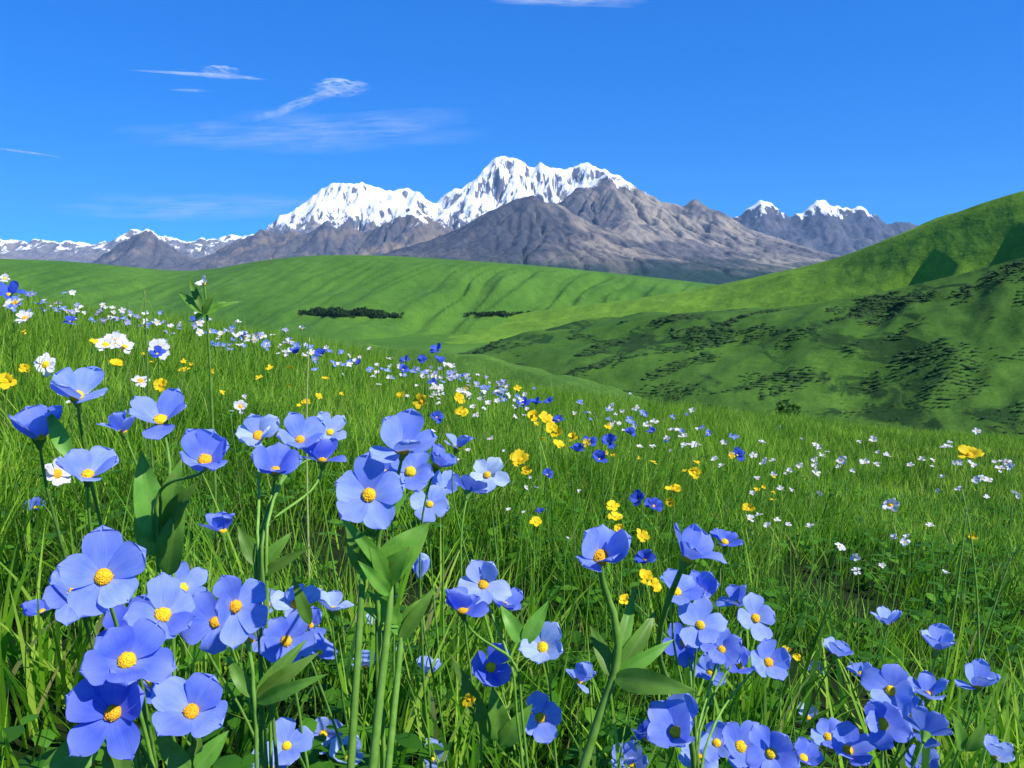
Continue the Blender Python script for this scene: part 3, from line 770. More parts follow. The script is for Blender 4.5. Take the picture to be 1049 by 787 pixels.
DIAM = 0.042
N4 = (166, 520, .47); N7 = (266, 575, .52); N11 = (384, 585, .46); N11B = (316, 625, .47); N29 = (262, 700, .44); N42 = (530, 700, .60); N56 = (715, 800, .60); N78 = (905, 790, .55)
FLOWERS = [
 (79, 408, 74, 38, 0, 4, .32, 'pale blue flower standing highest at the far left of the meadow', None, ((74, 470, 50, 420, 9, .01),)),
 (40, 450, 72, 24, 0, 4, .42, 'cup shaped blue flower seen from the side near the left edge', None, ()),
 (90, 489, 76, 30, 4, 5, .38, 'blue flower with an orange centre below the cup shaped one on the left', None, ()),
 (165, 433, 72, 28, -8, 5, .42, 'blue flower above a broad leafy stalk in the upper left', N4, ((166, 560, 146, 462, 17, .01), (168, 560, 186, 470, 16, .005), (170, 545, 205, 492, 12, -.01), (164, 570, 140, 520, 14, .01), (172, 590, 190, 510, 15, .0))),
 (127, 444, 48, 14, -20, 5, .36, 'small blue flower in profile touching the flower above the leafy stalk', N4, ()),
 (210, 474, 78, 42, 5, 5, .48, 'wavy petalled violet blue flower right of the leafy stalk', N4, ()),
 (265, 448, 58, 58, 0, 5, .10, 'nearly white flower left of the violet tuft over the forked stalk', N7, ((266, 585, 300, 545, 8, .01), (264, 580, 244, 538, 8, .01), (267, 590, 320, 560, 6, .0))),
 (282, 484, 62, 36, 0, 4, .62, 'deep blue flower hanging lowest over the forked stalk', N7, ()),
 (307, 452, 58, 48, 10, 5, .36, 'lilac blue flower with a greenish eye in the middle of the forked cluster', N7, ()),
 (338, 444, 46, 52, 0, 5, .10, 'very pale flower at the top right of the forked cluster', N7, ()),
 (330, 473, 58, 12, 0, 5, .58, 'deep blue cupped flower in profile under the very pale one', N7, ()),
 (378, 508, 84, 68, -4, 5, .33, 'wide open five petalled pale blue flower facing out above the broad leaf', N11, ((386, 595, 441, 535, 20, .015), (384, 590, 352, 560, 8, .01), (388, 600, 420, 560, 14, -.005), (318, 640, 300, 590, 7, .0))),
 (412, 462, 82, 38, 4, 5, .34, 'broad blue flower at the top of the cluster left of the centre', N11, ()),
 (420, 484, 62, 70, 10, 5, .45, 'half hidden blue flower with a green eye behind the broad top bloom', N11, ()),
 (440, 517, 44, 70, 5, 4, .26, 'small light blue four petalled flower low in the cluster left of the centre', N11, ()),
 (447, 478, 50, 20, 24, 5, .48, 'violet blue flower turned aside on the right of the broad top bloom', N11, ()),
 (468, 460, 42, 10, 18, 5, .28, 'pale blue flower in profile at the upper right tip of the cluster', N11, ()),
 (480, 504, 52, -22, 16, 5, .46, 'blue flower seen from behind just under the white one', N11, ()),
 (499, 487, 44, 72, 0, 5, .0, 'almost white flower with yellow eye at the right end of the cluster', N11, ()),
 (228, 546, 50, 4, -8, 5, .50, 'flat blue flower seen edge on in the dark grass below the leafy stalk', None, ()),
 (36, 521, 24, 30, 0, 5, .75, 'tiny deep blue flower low in the grass at the left edge', None, ()),
 (106, 592, 97, 66, 0, 5, .38, 'largest pale blue flower topping the big bunch at bottom left', None, ()),
 (77, 608, 68, 68, -10, 5, .45, 'blue flower with an ochre centre tucked left of the largest bloom', None, ()),
 (44, 628, 40, 20, -20, 4, .60, 'small deep blue flower in profile sticking out left of the big bunch', None, ()),
 (166, 631, 88, 62, 14, 5, .50, 'blue flower on the right shoulder of the big bunch at bottom left', None, ()),
 (134, 649, 78, 56, -5, 5, .74, 'dark blue flower in the heart of the big bunch at bottom left', None, ()),
 (130, 678, 97, 60, 0, 5, .56, 'large mid blue flower below the heart of the big bunch', None, ()),
 (117, 731, 98, 58, -16, 5, .66, 'lowest deep blue flower of the big bunch, tilted left', None, ((100, 770, 45, 785, 20, .0), (125, 800, 122, 748, 16, .02))),
 (196, 731, 92, 38, 0, 4, .46, 'wide blue flower with three spread petals right of the big bunch', None, ((195, 790, 160, 750, 11, .01), (200, 790, 235, 748, 11, .01), (196, 800, 205, 752, 10, .02))),
 (241, 621, 78, 78, 0, 5, .44, 'round blue flower facing out in the pair right of the big bunch', N29, ((262, 715, 328, 668, 9, .01), (262, 712, 315, 655, 8, .02), (263, 720, 338, 690, 8, -.01), (260, 715, 232, 672, 8, .01))),
 (221, 637, 68, 78, -8, 5, .50, 'blue flower with a dull ochre centre in front of the round one', N29, ()),
 (274, 621, 36, 30, 0, 4, .20, 'small pale flower peeping out between the pair and the cup', N29, ()),
 (293, 657, 64, 68, 0, 5, .52, 'rounded blue flower forming a cup above the fan of leaves', N29, ()),
 (304, 620, 56, 40, 4, 5, .24, 'light blue flower directly behind the rounded cup flower', N29, ()),
 (340, 626, 50, 8, 0, 5, .20, 'pale blue flower in profile reaching toward the tall green stalks', N29, ()),
 (326, 670, 44, 16, 34, 4, .52, 'deep blue drooping flower hanging right of the rounded cup flower', N29, ()),
 (294, 764, 58, 72, -4, 4, .30, 'light blue four petalled flower low beside the fan of leaves', None, ()),
 (331, 752, 44, 70, 8, 4, .34, 'blue flower with a brownish eye right beside the low four petalled one', None, ()),
 (354, 778, 48, 28, 0, 4, .10, 'whitish flower cut by the bottom edge between the tall stalks', None, ()),
 (441, 778, 42, 34, 10, 4, .36, 'blue flower at the bottom edge below the middle of the picture', None, ()),
 (430, 592, 46, 12, 4, 5, .20, 'pale flower in profile over a thin stalk above the deep blue bud', None, ()),
 (495, 600, 56, 48, 0, 5, .08, 'whitish cup flower with yellow eye on top of the middle cluster', N42, ((535, 660, 512, 620, 9, .01), (536, 660, 562, 615, 9, .01))),
 (474, 627, 60, 16, -10, 5, .62, 'deep blue cup flower in profile left below the whitish one', N42, ()),
 (516, 622, 46, 26, 20, 5, .50, 'blue flower in profile right below the whitish cup flower', N42, ()),
 (386, 641, 30, 14, 0, 4, .18, 'small pale flower between two tall green stalks', None, ()),
 (374, 682, 36, 26, -6, 4, .26, 'small light flower left of the tall stalks, low in the grass', None, ()),
 (402, 673, 28, 30, 8, 4, .18, 'tiny pale flower right of the tall stalks', None, ()),
 (440, 691, 40, 10, 0, 5, .18, 'pale flower in profile half way between the stalks and the dark blue bloom', None, ()),
 (418, 708, 28, 20, 14, 5, .80, 'small indigo flower in shade just below the pale profile one', None, ()),
 (502, 684, 54, 66, 10, 4, .74, 'dark blue four petalled flower at the bottom middle', None, ((505, 760, 460, 668, 9, .0), (512, 760, 504, 702, 13, .0), (512, 765, 546, 720, 11, .0))),
 (482, 706, 32, 40, -10, 4, .70, 'small dark blue flower just below left of the dark four petalled one', None, ()),
 (448, 742, 26, 40, 0, 4, .60, 'little deep blue flower beside a bending leaf at the bottom', None, ()),
 (556, 664, 56, 54, -6, 5, .20, 'light blue cup flower with bright yellow eye right of the bottom middle', None, ()),
 (592, 699, 42, 12, 24, 5, .36, 'blue flower in profile just right of the light cup flower', None, ()),
 (553, 735, 52, 72, 10, 4, .38, 'blue flower facing out at the bottom, left of the thick slanting stalk', None, ()),
 (615, 573, 82, 46, 3, 5, .42, 'single violet blue flower on a thick stalk with a leafy whorl', (627, 692, .43, 556, 800, .41),
   ((628, 694, 716, 709, 13, -.02), (630, 692, 672, 625, 10, .02), (626, 692, 648, 602, 8, .03), (626, 694, 604, 640, 9, .02), (628, 694, 690, 655, 8, .01))),
 (702, 574, 78, 18, 22, 5, .45, 'large blue flower in profile right of the single one on the thick stalk', N56, ()),
 (742, 557, 40, 22, 0, 5, .62, 'small deep blue flower right of the large profile one', None, ()),
 (692, 608, 58, 30, 10, 5, .46, 'blue flower topping the tumbling bunch right of the leafy whorl', N56, ()),
 (717, 641, 58, 56, 8, 5, .40, 'blue flower with a pale eye in the middle of the tumbling bunch', N56, ()),
 (702, 658, 48, 62, -8, 5, .62, 'deep blue flower with a big yellow centre at the left of the tumbling bunch', N56, ()),
 (739, 666, 50, 60, 4, 5, .50, 'blue flower low in the middle of the tumbling bunch', N56, ()),
 (755, 620, 42, 18, -16, 5, .42, 'blue flower in profile standing up at the right of the tumbling bunch', N56, ()),
 (773, 634, 48, 58, 22, 4, .18, 'light blue flower with an oval eye at the right of the tumbling bunch', N56, ()),
 (786, 679, 54, 58, 26, 4, .42, 'blue flower at the lower right tip of the tumbling bunch', N56, ()),
 (758, 683, 42, 30, 0, 5, .66, 'deep blue flower in shade at the bottom of the tumbling bunch', N56, ()),
 (692, 752, 82, 44, 0, 5, .42, 'wide blue flower left in the row along the bottom edge', None, ()),
 (734, 762, 52, 48, 0, 5, .36, 'blue flower second in the bottom row, between wide and tall blooms', None, ()),
 (758, 766, 62, 44, 4, 5, .46, 'tall petalled blue flower in the middle of the bottom row', None, ()),
 (789, 772, 66, 66, 8, 5, .52, 'blue flower with a big golden centre at the right of the bottom row', None, ()),
 (664, 757, 44, 16, -24, 4, .80, 'indigo flower tucked behind the left end of the bottom row', None, ()),
 (822, 778, 48, 28, 12, 5, .50, 'blue flower in profile at the right end of the bottom row', None, ()),
 (856, 672, 38, 18, 20, 4, .36, 'slender blue flower in profile left of the tall right bunch', None, ()),
 (835, 689, 24, 30, 0, 4, .74, 'tiny deep blue flower left of the slender profile one', None, ()),
 (828, 737, 30, 14, -10, 4, .14, 'whitish flower in profile over a dark gap at the lower right', None, ()),
 (908, 640, 38, 6, 0, 5, .30, 'pale blue flower in profile alone above the tall right bunch', None, ()),
 (960, 666, 50, 14, 6, 5, .26, 'pale blue cup flower in profile, upper right of the tall right bunch', None, ()),
 (1000, 704, 54, 20, 4, 5, .30, 'pale blue flower on a funnel stalk near the right edge', None, ((985, 770, 975, 730, 8, .0), (990, 770, 1008, 735, 8, .0))),
 (912, 708, 62, 64, 0, 5, .38, 'blue flower with golden eye topping the tall right bunch', N78, ()),
 (904, 741, 64, 66, -4, 5, .46, 'blue flower with golden eye below the top one in the right bunch', N78, ()),
 (882, 692, 34, 20, -20, 4, .34, 'blue flower in profile at the left shoulder of the right bunch', N78, ()),
 (950, 714, 50, 16, 0, 5, .38, 'blue cup flower in profile right of the golden eyed pair', N78, ()),
 (948, 752, 60, -42, 10, 5, .36, 'violet blue flower turned away, low on the right of the golden eyed pair', N78, ()),
 (1019, 776, 44, 22, 0, 5, .18, 'whitish blue flower cut by the lower right corner', None, ()),
 (868, 770, 62, 34, 0, 5, .48, 'blue flower in profile at the bottom, left of the golden eyed pair', N78, ()),
 (944, 783, 40, 40, 6, 5, .68, 'deep blue flower lowest at the bottom right, under the one turned away', N78, ()),
 (186, 604, 60, 52, 10, 5, .42, 'half hidden blue flower between the largest bloom and the pair', None, ()),
 (150, 702, 56, 40, 16, 4, .58, 'blue flower squeezed between the heart and the lowest bloom of the big bunch', None, ()),
 (258, 655, 46, 46, -10, 5, .34, 'light blue flower under the pair and left of the rounded cup', N29, ()),
 (318, 642, 42, 30, 10, 5, .44, 'blue flower wedged right of the rounded cup flower', N29, ()),
 (393, 486, 50, 34, -12, 5, .52, 'blue flower behind the wide open five petalled one', N11, ()),
 (456, 500, 40, 44, 6, 5, .36, 'blue flower between the small four petalled one and the one seen from behind', N11, ()),
 (322, 455, 40, 40, 0, 5, .30, 'pale blue flower squeezed into the right of the forked cluster', N7, ()),
 (716, 606, 44, 40, 12, 5, .54, 'blue flower behind the top of the tumbling bunch', N56, ()),
 (728, 690, 40, 46, -6, 5, .40, 'blue flower at the lower left of the tumbling bunch', N56, ()),
 (716, 778, 50, 50, -8, 5, .30, 'pale blue flower in front of the wide one on the bottom row', None, ()),
 (848, 756, 44, 40, 6, 5, .44, 'blue flower between the bottom row and the golden eyed pair', None, ()),
 (928, 728, 44, 40, -4, 5, .54, 'blue flower wedged between the golden eyed pair and the cup', N78, ()),
 (276, 786, 46, 50, 0, 5, .40, 'blue flower cut by the bottom edge under the low four petalled one', None, ()),
 (646, 782, 46, 40, -6, 5, .44, 'blue flower cut by the bottom edge left of the indigo one', None, ()),
 (404, 612, 24, 4, 0, 5, .70, 'round deep blue bud on a tall green stalk', None, ()),
]

# ------------------------------------------------------------------ grass
def build_grass(N, sample, hfun, wfun, segs, name, seed, tbias=0.0):
    rs = np.random.default_rng(seed)
    x, y = sample(N, rs); N = len(x)
    z = ground_z(x, y) - 0.005
    h = hfun(x, y, rs); wd = wfun(x, y, rs)
    az = rs.uniform(0, 2 * np.pi, N); lean = rs.gamma(2.2, 0.16, N); curl = rs.uniform(0.2, 1.5, N)
    clump = gnoise(x * 2.3, y * 2.3) * 1.6
    az = np.where(rs.random(N) < 0.6, clump * 3 + rs.normal(0, .7, N), az)
    fac = rs.uniform(0, 2 * np.pi, N)
    s = np.linspace(0, 1, segs + 1)
    ang = lean[:, None] + curl[:, None] * s[None, :] ** 1.6 * rs.uniform(.2, 1.1, N)[:, None]
    ds = h[:, None] / segs
    dz = np.cos(ang) * ds; dr = np.sin(ang) * ds
    zz = np.concatenate([np.zeros((N, 1)), np.cumsum(dz[:, :-1], 1)], 1); rr = np.concatenate([np.zeros((N, 1)), np.cumsum(dr[:, :-1], 1)], 1)
    cx = x[:, None] + np.cos(az)[:, None] * rr; cy = y[:, None] + np.sin(az)[:, None] * rr; cz = z[:, None] + zz
    prof = np.clip(1.0 - s ** 1.7, 0, 1) * (0.6 + .4 * np.minimum(1, s * 4))
    hw = wd[:, None] * prof[None, :] * .5
    px, py = np.cos(fac), np.sin(fac)
    Lx = cx - px[:, None] * hw; Ly = cy - py[:, None] * hw; Rx = cx + px[:, None] * hw; Ry = cy + py[:, None] * hw
    k = segs
    V = np.empty((N, 2 * k + 1, 3), np.float32)
    V[:, 0:2 * k:2, 0] = Lx[:, :k]; V[:, 0:2 * k:2, 1] = Ly[:, :k]; V[:, 0:2 * k:2, 2] = cz[:, :k]
    V[:, 1:2 * k:2, 0] = Rx[:, :k]; V[:, 1:2 * k:2, 1] = Ry[:, :k]; V[:, 1:2 * k:2, 2] = cz[:, :k]
    V[:, 2 * k, 0] = cx[:, k]; V[:, 2 * k, 1] = cy[:, k]; V[:, 2 * k, 2] = cz[:, k]
    base = (np.arange(N) * (2 * k + 1))[:, None]
    quads = np.concatenate([base + np.array([[2 * i, 2 * i + 1, 2 * i + 3, 2 * i + 2]]) for i in range(k - 1)], 0)
    tris = base + np.array([[2 * k - 2, 2 * k - 1, 2 * k]])
    tint = np.clip(rs.beta(1.5, 1.7, N) + 0.14 * clump + tbias, 0, 0.92); dry = rs.random(N) < 0.02; tint = np.where(dry, 1.0, tint)
    T = np.repeat(tint[:, None], 2 * k + 1, 1)
    al = np.empty((N, 2 * k + 1)); al[:, 0:2 * k:2] = s[:k]; al[:, 1:2 * k:2] = s[:k]; al[:, 2 * k] = 1
    return V.reshape(-1, 3), quads, tris, T.ravel(), al.ravel()
def lift(x, y):
    """how tall the sward grows: lusher on the left, cropped on the right"""
    s_ = x / np.clip(y, .6, None)
    return np.clip(1.0 - 0.55 * sstep(0.15, 0.55, s_), .42, 1.1) * (1 + 0.25 * gnoise(x * 1.3 + 4, y * 1.3))
GAPS = [on_slope(*q, 0.0) for q in ((40, 705), (95, 735), (310, 575), (345, 600), (500, 650), (840, 620), (850, 735))]
def samp_near(N, rs):
    y = 0.45 + 2.6 * rs.random(N) ** 0.8; x = rs.uniform(-1, 1, N) * (0.55 + 0.78 * y)
    keep = (np.hypot(x, y) > 0.62)
    us = IW / 2 + F * x / np.maximum(y * cp, .1)
    for f_ in FLOWERS:
        d_ = F * DIAM / f_[2]
        if d_ > .6: keep &= ~((np.abs(us - f_[0]) < f_[2] * .6) & (y < d_ + .03) & (rs.random(N) < .8))
    for g_ in GAPS: keep &= ~((np.hypot(x - g_[0], (y - g_[1]) * .7) < .17) & (rs.random(N) < .85))
    keep &= rs.random(N) < (0.45 + .55 * sstep(-.5, .3, gnoise(x * 3.1 + 7, y * 3.1)))
    return x[keep], y[keep]
def samp_close(N, rs):
    y = rs.uniform(.62, 1.15, N); x = rs.uniform(-.75, .75, N)
    keep = rs.random(N) < sstep(-.1, .35, gnoise(x * 5.1 + 2, y * 5.1))
    return x[keep], y[keep]
def samp_far(N, rs):
    y = 2.6 + 7.2 * rs.random(N) ** 0.9; x = rs.uniform(-1, 1, N) * (0.6 + 0.80 * y)
    return x, y
parts = [
    build_grass(62000, samp_near, lambda x, y, r: r.uniform(.07, .25, len(x)) * lift(x, y), lambda x, y, r: r.uniform(.0018, .0042, len(x)), 5, 'a', 1),
    build_grass(2600, samp_near, lambda x, y, r: r.uniform(.18, .33, len(x)) * lift(x, y), lambda x, y, r: r.uniform(.004, .0075, len(x)), 6, 'b', 2, .1),
    build_grass(3600, samp_close, lambda x, y, r: r.uniform(.12, .27, len(x)), lambda x, y, r: r.uniform(.005, .010, len(x)), 7, 'd', 4, .22),
    build_grass(5000, samp_far, lambda x, y, r: r.uniform(.20, .36, len(x)) * lift(x, y), lambda x, y, r: r.uniform(.003, .005, len(x)), 4, 'e', 5, .2),
    build_grass(170000, samp_far, lambda x, y, r: r.uniform(.09, .24, len(x)) * lift(x, y), lambda x, y, r: r.uniform(.003, .006, len(x)), 3, 'c', 3, .16),
]
off = 0; VV = []; QQ = []; TT = []; TI = []; AL = []
for v, q, t3, ti, al in parts:
    VV.append(v); QQ.append(q + off); TT.append(t3 + off); TI.append(ti); AL.append(al); off += len(v)
gm = mesh_np('grass', np.concatenate(VV), [np.concatenate(QQ), np.concatenate(TT)], [GRASS], {'tint': np.concatenate(TI), 'along': np.concatenate(AL)})
tag(link('grass', gm), 'long bright green grass blades covering the flower meadow', 'grass', kind='stuff')

# low broad leaves between the blades
mb = MB(); rs = np.random.default_rng(12)
lv_s = np.array([0, .25, .55, .82, 1.0]); lv_w = np.array([.08, .8, 1.0, .62, .02])
for k in range(5200):
    y = 0.55 + 3.4 * rs.random() ** 1.2; x = rs.uniform(-1, 1) * (.55 + .75 * y)
    if math.hypot(x, y) < .6: continue
    if any(math.hypot(x - g_[0], (y - g_[1]) * .7) < .16 for g_ in GAPS) and rs.random() < .8: continue
    g = gz(x, y); n_ = rs.integers(2, 5); a0 = rs.uniform(0, 6.28); hh = rs.uniform(.02, .13) * float(lift(np.array([x]), np.array([y]))[0])
    for q in range(n_):
        a = a0 + q * 6.28 / n_ + rs.normal(0, .3); ln = rs.uniform(.012, .038); wd = ln * rs.uniform(.22, .42); el = rs.uniform(-.1, .9)
        dr = np.array([math.cos(a) * math.cos(el), math.sin(a) * math.cos(el), math.sin(el)]); sd_ = np.array([-math.sin(a), math.cos(a), 0])
        c = np.array([x, y, g + hh]) + dr * ln * lv_s[:, None] - np.array([0, 0, 1]) * (lv_s[:, None] ** 2) * ln * .35
        v = np.stack([c - sd_ * wd * lv_w[:, None], c + sd_ * wd * lv_w[:, None]], 1).reshape(-1, 3)
        qd = np.array([[2 * i, 2 * i + 1, 2 * i + 3, 2 * i + 2] for i in range(4)])
        mb.add(v, [qd], 0, tint=rs.random() * .9, along=.3)
tag(link('ground_cover', mb.mesh('ground_cover', [WEED])), 'low broad leaved weeds growing between the grass blades', 'weeds', kind='stuff')

# ------------------------------------------------------------------ flower parts
def frame_from_axis(axis, spin):
    a = np.asarray(axis, float); a = a / np.linalg.norm(a)
    ref = np.array([0, 0, 1.0]) if abs(a[2]) < .9 else np.array([0, 1.0, 0])
    x = np.cross(ref, a); x /= np.linalg.norm(x); y = np.cross(a, x)
    c, s_ = math.cos(spin), math.sin(spin)
    return np.stack([x * c + y * s_, -x * s_ + y * c, a], 1)

def corolla(n, rad, cup, rs, wide=1.0, flare=0.5, nu=12, nv=9, irregular=1.0):
    """n overlapping petals round +Z; cup = how steeply they rise (radians)"""
    mb = MB()
    s = np.linspace(0, 1, nu); s = 1 - (1 - s) ** 1.5
    for k in range(n):
        th = 2 * np.pi * k / n + rs.normal(0, .07 * irregular)
        ln = rad * rs.uniform(.86, 1.14); w_ = wide * rad * {5: .385, 4: .47, 6: .40}.get(n, .24) * rs.uniform(.88, 1.14)
        c0 = cup + rs.normal(0, .20 * irregular); fl = flare + rs.normal(0, .25 * irregular)
        ang = c0 + .30 - (fl + .30) * s ** 1.3                 # rises from the claw, then opens out
        r = np.concatenate([[0], np.cumsum(np.cos(ang[:-1]) * np.diff(s) * ln)]) + rad * .05
        z = np.concatenate([[0], np.cumsum(np.sin(ang[:-1]) * np.diff(s) * ln)])
        pk = rs.uniform(.54, .66)
        up_ = .24 + .76 * np.sin(np.clip(s / pk, 0, 1) * np.pi / 2) ** 1.35
        dn_ = np.sqrt(np.clip(1 - (np.clip(s - pk, 0, 1) / (1 - pk)) ** 2.3, 0, 1))
        prof = w_ * up_ * dn_ * (1 + .035 * irregular * np.sin(s * rs.uniform(9, 16) + rs.uniform(0, 6))); prof[-1] = w_ * .06; tone = rs.uniform(0, 1)
        a = np.linspace(-1, 1, nv)
        dish = rs.uniform(.10, .26); tw = rs.normal(0, .13 * irregular); wav = rs.uniform(0, 6.28); wa = rs.uniform(.01, .035) * irregular
        W = prof[:, None] * a[None, :]
        tipcut = -(a[None, :] ** 2) * (s[:, None] ** 4) * ln * .10 + rs.uniform(-.01, .03) * np.exp(-(a[None, :] / .3) ** 2) * (s[:, None] ** 6) * -ln
        Zl = z[:, None] + dish * (W ** 2) / max(w_, 1e-6) * (1 - .3 * s[:, None]) + tw * W * s[:, None] + wa * rad * np.sin(a[None, :] * 4 + wav + s[:, None] * 2) * s[:, None] ** 2 + (.03 * rad * (k % 2)) * s[:, None]
        Rr = r[:, None] + tipcut
        X = Rr * math.cos(th) - W * math.sin(th); Y = Rr * math.sin(th) + W * math.cos(th)
        V = np.stack([X, Y, Zl], -1).reshape(-1, 3)
        mb.add(V, [grid_quads(nu, nv)], 0, rad=np.repeat(s, nv), across=np.tile(a, nu) + k * 3.1, tone=tone)
    return mb

def dome(r, h, rs, nu=16, nv=7):
    """a button of anthers"""
    mb = MB(); th = np.linspace(0, 2 * np.pi, nu, endpoint=False); ph = np.linspace(-.5, np.pi / 2, nv)
    TH, PH = np.meshgrid(th, ph, indexing='ij')
    j = 1 + .07 * rs.uniform(-1, 1, TH.shape)
    v = np.stack([np.cos(TH) * np.cos(PH) * r * j, np.sin(TH) * np.cos(PH) * r * j, np.sin(PH) * h * j], -1).reshape(-1, 3)
    i, jj = np.meshgrid(np.arange(nu), np.arange(nv - 1), indexing='ij')
    a = (i * nv + jj).ravel(); b = (((i + 1) % nu) * nv + jj).ravel()
    mb.add(v, [np.stack([a, b, b + 1, a + 1], 1)])
    # short stamens standing out of it
    for k in range(14):
        t_ = rs.uniform(0, 6.28); p_ = rs.uniform(.15, 1.35)
        c = np.array([math.cos(t_) * math.cos(p_) * r, math.sin(t_) * math.cos(p_) * r, math.sin(p_) * h]); s_ = r * rs.uniform(.10, .17)
        o = np.array([[1, 0, 0], [0, 1, 0], [-1, 0, 0], [0, -1, 0], [0, 0, 1]]) * s_
        mb.add(o + c, [np.array([[0, 1, 4], [1, 2, 4], [2, 3, 4], [3, 0, 4]])])
    return mb

def bez(p0, p1, p2, p3, n=14):
    t_ = np.linspace(0, 1, n)[:, None]
    return (1 - t_) ** 3 * p0 + 3 * (1 - t_) ** 2 * t_ * p1 + 3 * (1 - t_) * t_ ** 2 * p2 + t_ ** 3 * p3

def leaf_mesh(a, b, w_, arch, rs, face=None, teeth=0.0, nu=13, nv=7):
    """lance shaped leaf from a to b, folded along the midrib"""
    a = np.asarray(a, float); b = np.asarray(b, float); d = b - a; ln = np.linalg.norm(d); t_ = d / ln
    face = np.array([0.15, -1.0, 0.55]) if face is None else np.asarray(face, float)
    n_ = face - (face @ t_) * t_; n_ /= np.linalg.norm(n_); sd_ = np.cross(t_, n_)
    s = np.linspace(0, 1, nu); c = np.linspace(-1, 1, nv)
    prof = w_ * np.sin(np.pi * np.clip(s, 0, 1) ** .75) ** .85 * (1 - .25 * s) + w_ * .05 * (1 - s)
    if teeth: prof = prof * (1 + teeth * np.abs(np.sin(s * 22)))
    prof[-1] = w_ * .015
    cen = a + d * s[:, None] + n_ * (arch * ln * np.sin(np.pi * s * .9))[:, None]
    W = prof[:, None] * c[None, :]
    wv = .10 * w_ * np.sin(s[:, None] * 9 + rs.uniform(0, 6)) * c[None, :] ** 2
    V = cen[:, None, :] + sd_ * W[..., None] + n_ * (np.abs(W) * .30 + wv)[..., None]
    mb = MB(); mb.add(V.reshape(-1, 3), [grid_quads(nu, nv)], 0, rad=np.repeat(s, nv), across=np.tile(c, nu))
    return mb

def place(mesh_builder, M, c):
    for k in range(len(mesh_builder.v)): mesh_builder.v[k] = mesh_builder.v[k] @ M.T + c
    return mesh_builder

def axis_of(head, p, r):
    """p degrees from upright towards the viewer, r degrees of lean to the right"""
    tc = -np.asarray(head) / np.linalg.norm(head); tc[2] = 0; tc /= np.linalg.norm(tc)
    ax = np.array([0, 0, 1.0]) * math.cos(R(p)) + tc * math.sin(R(p))
    rt = np.cross(tc, np.array([0, 0, 1.0])); rt = -rt      # to the viewer's right
    rt = np.array([1.0, 0, 0])
    return ax * math.cos(R(r)) + rt * math.sin(R(r)) if p < 60 else ax + rt * math.sin(R(r)) + np.array([0, 0, 1]) * 0

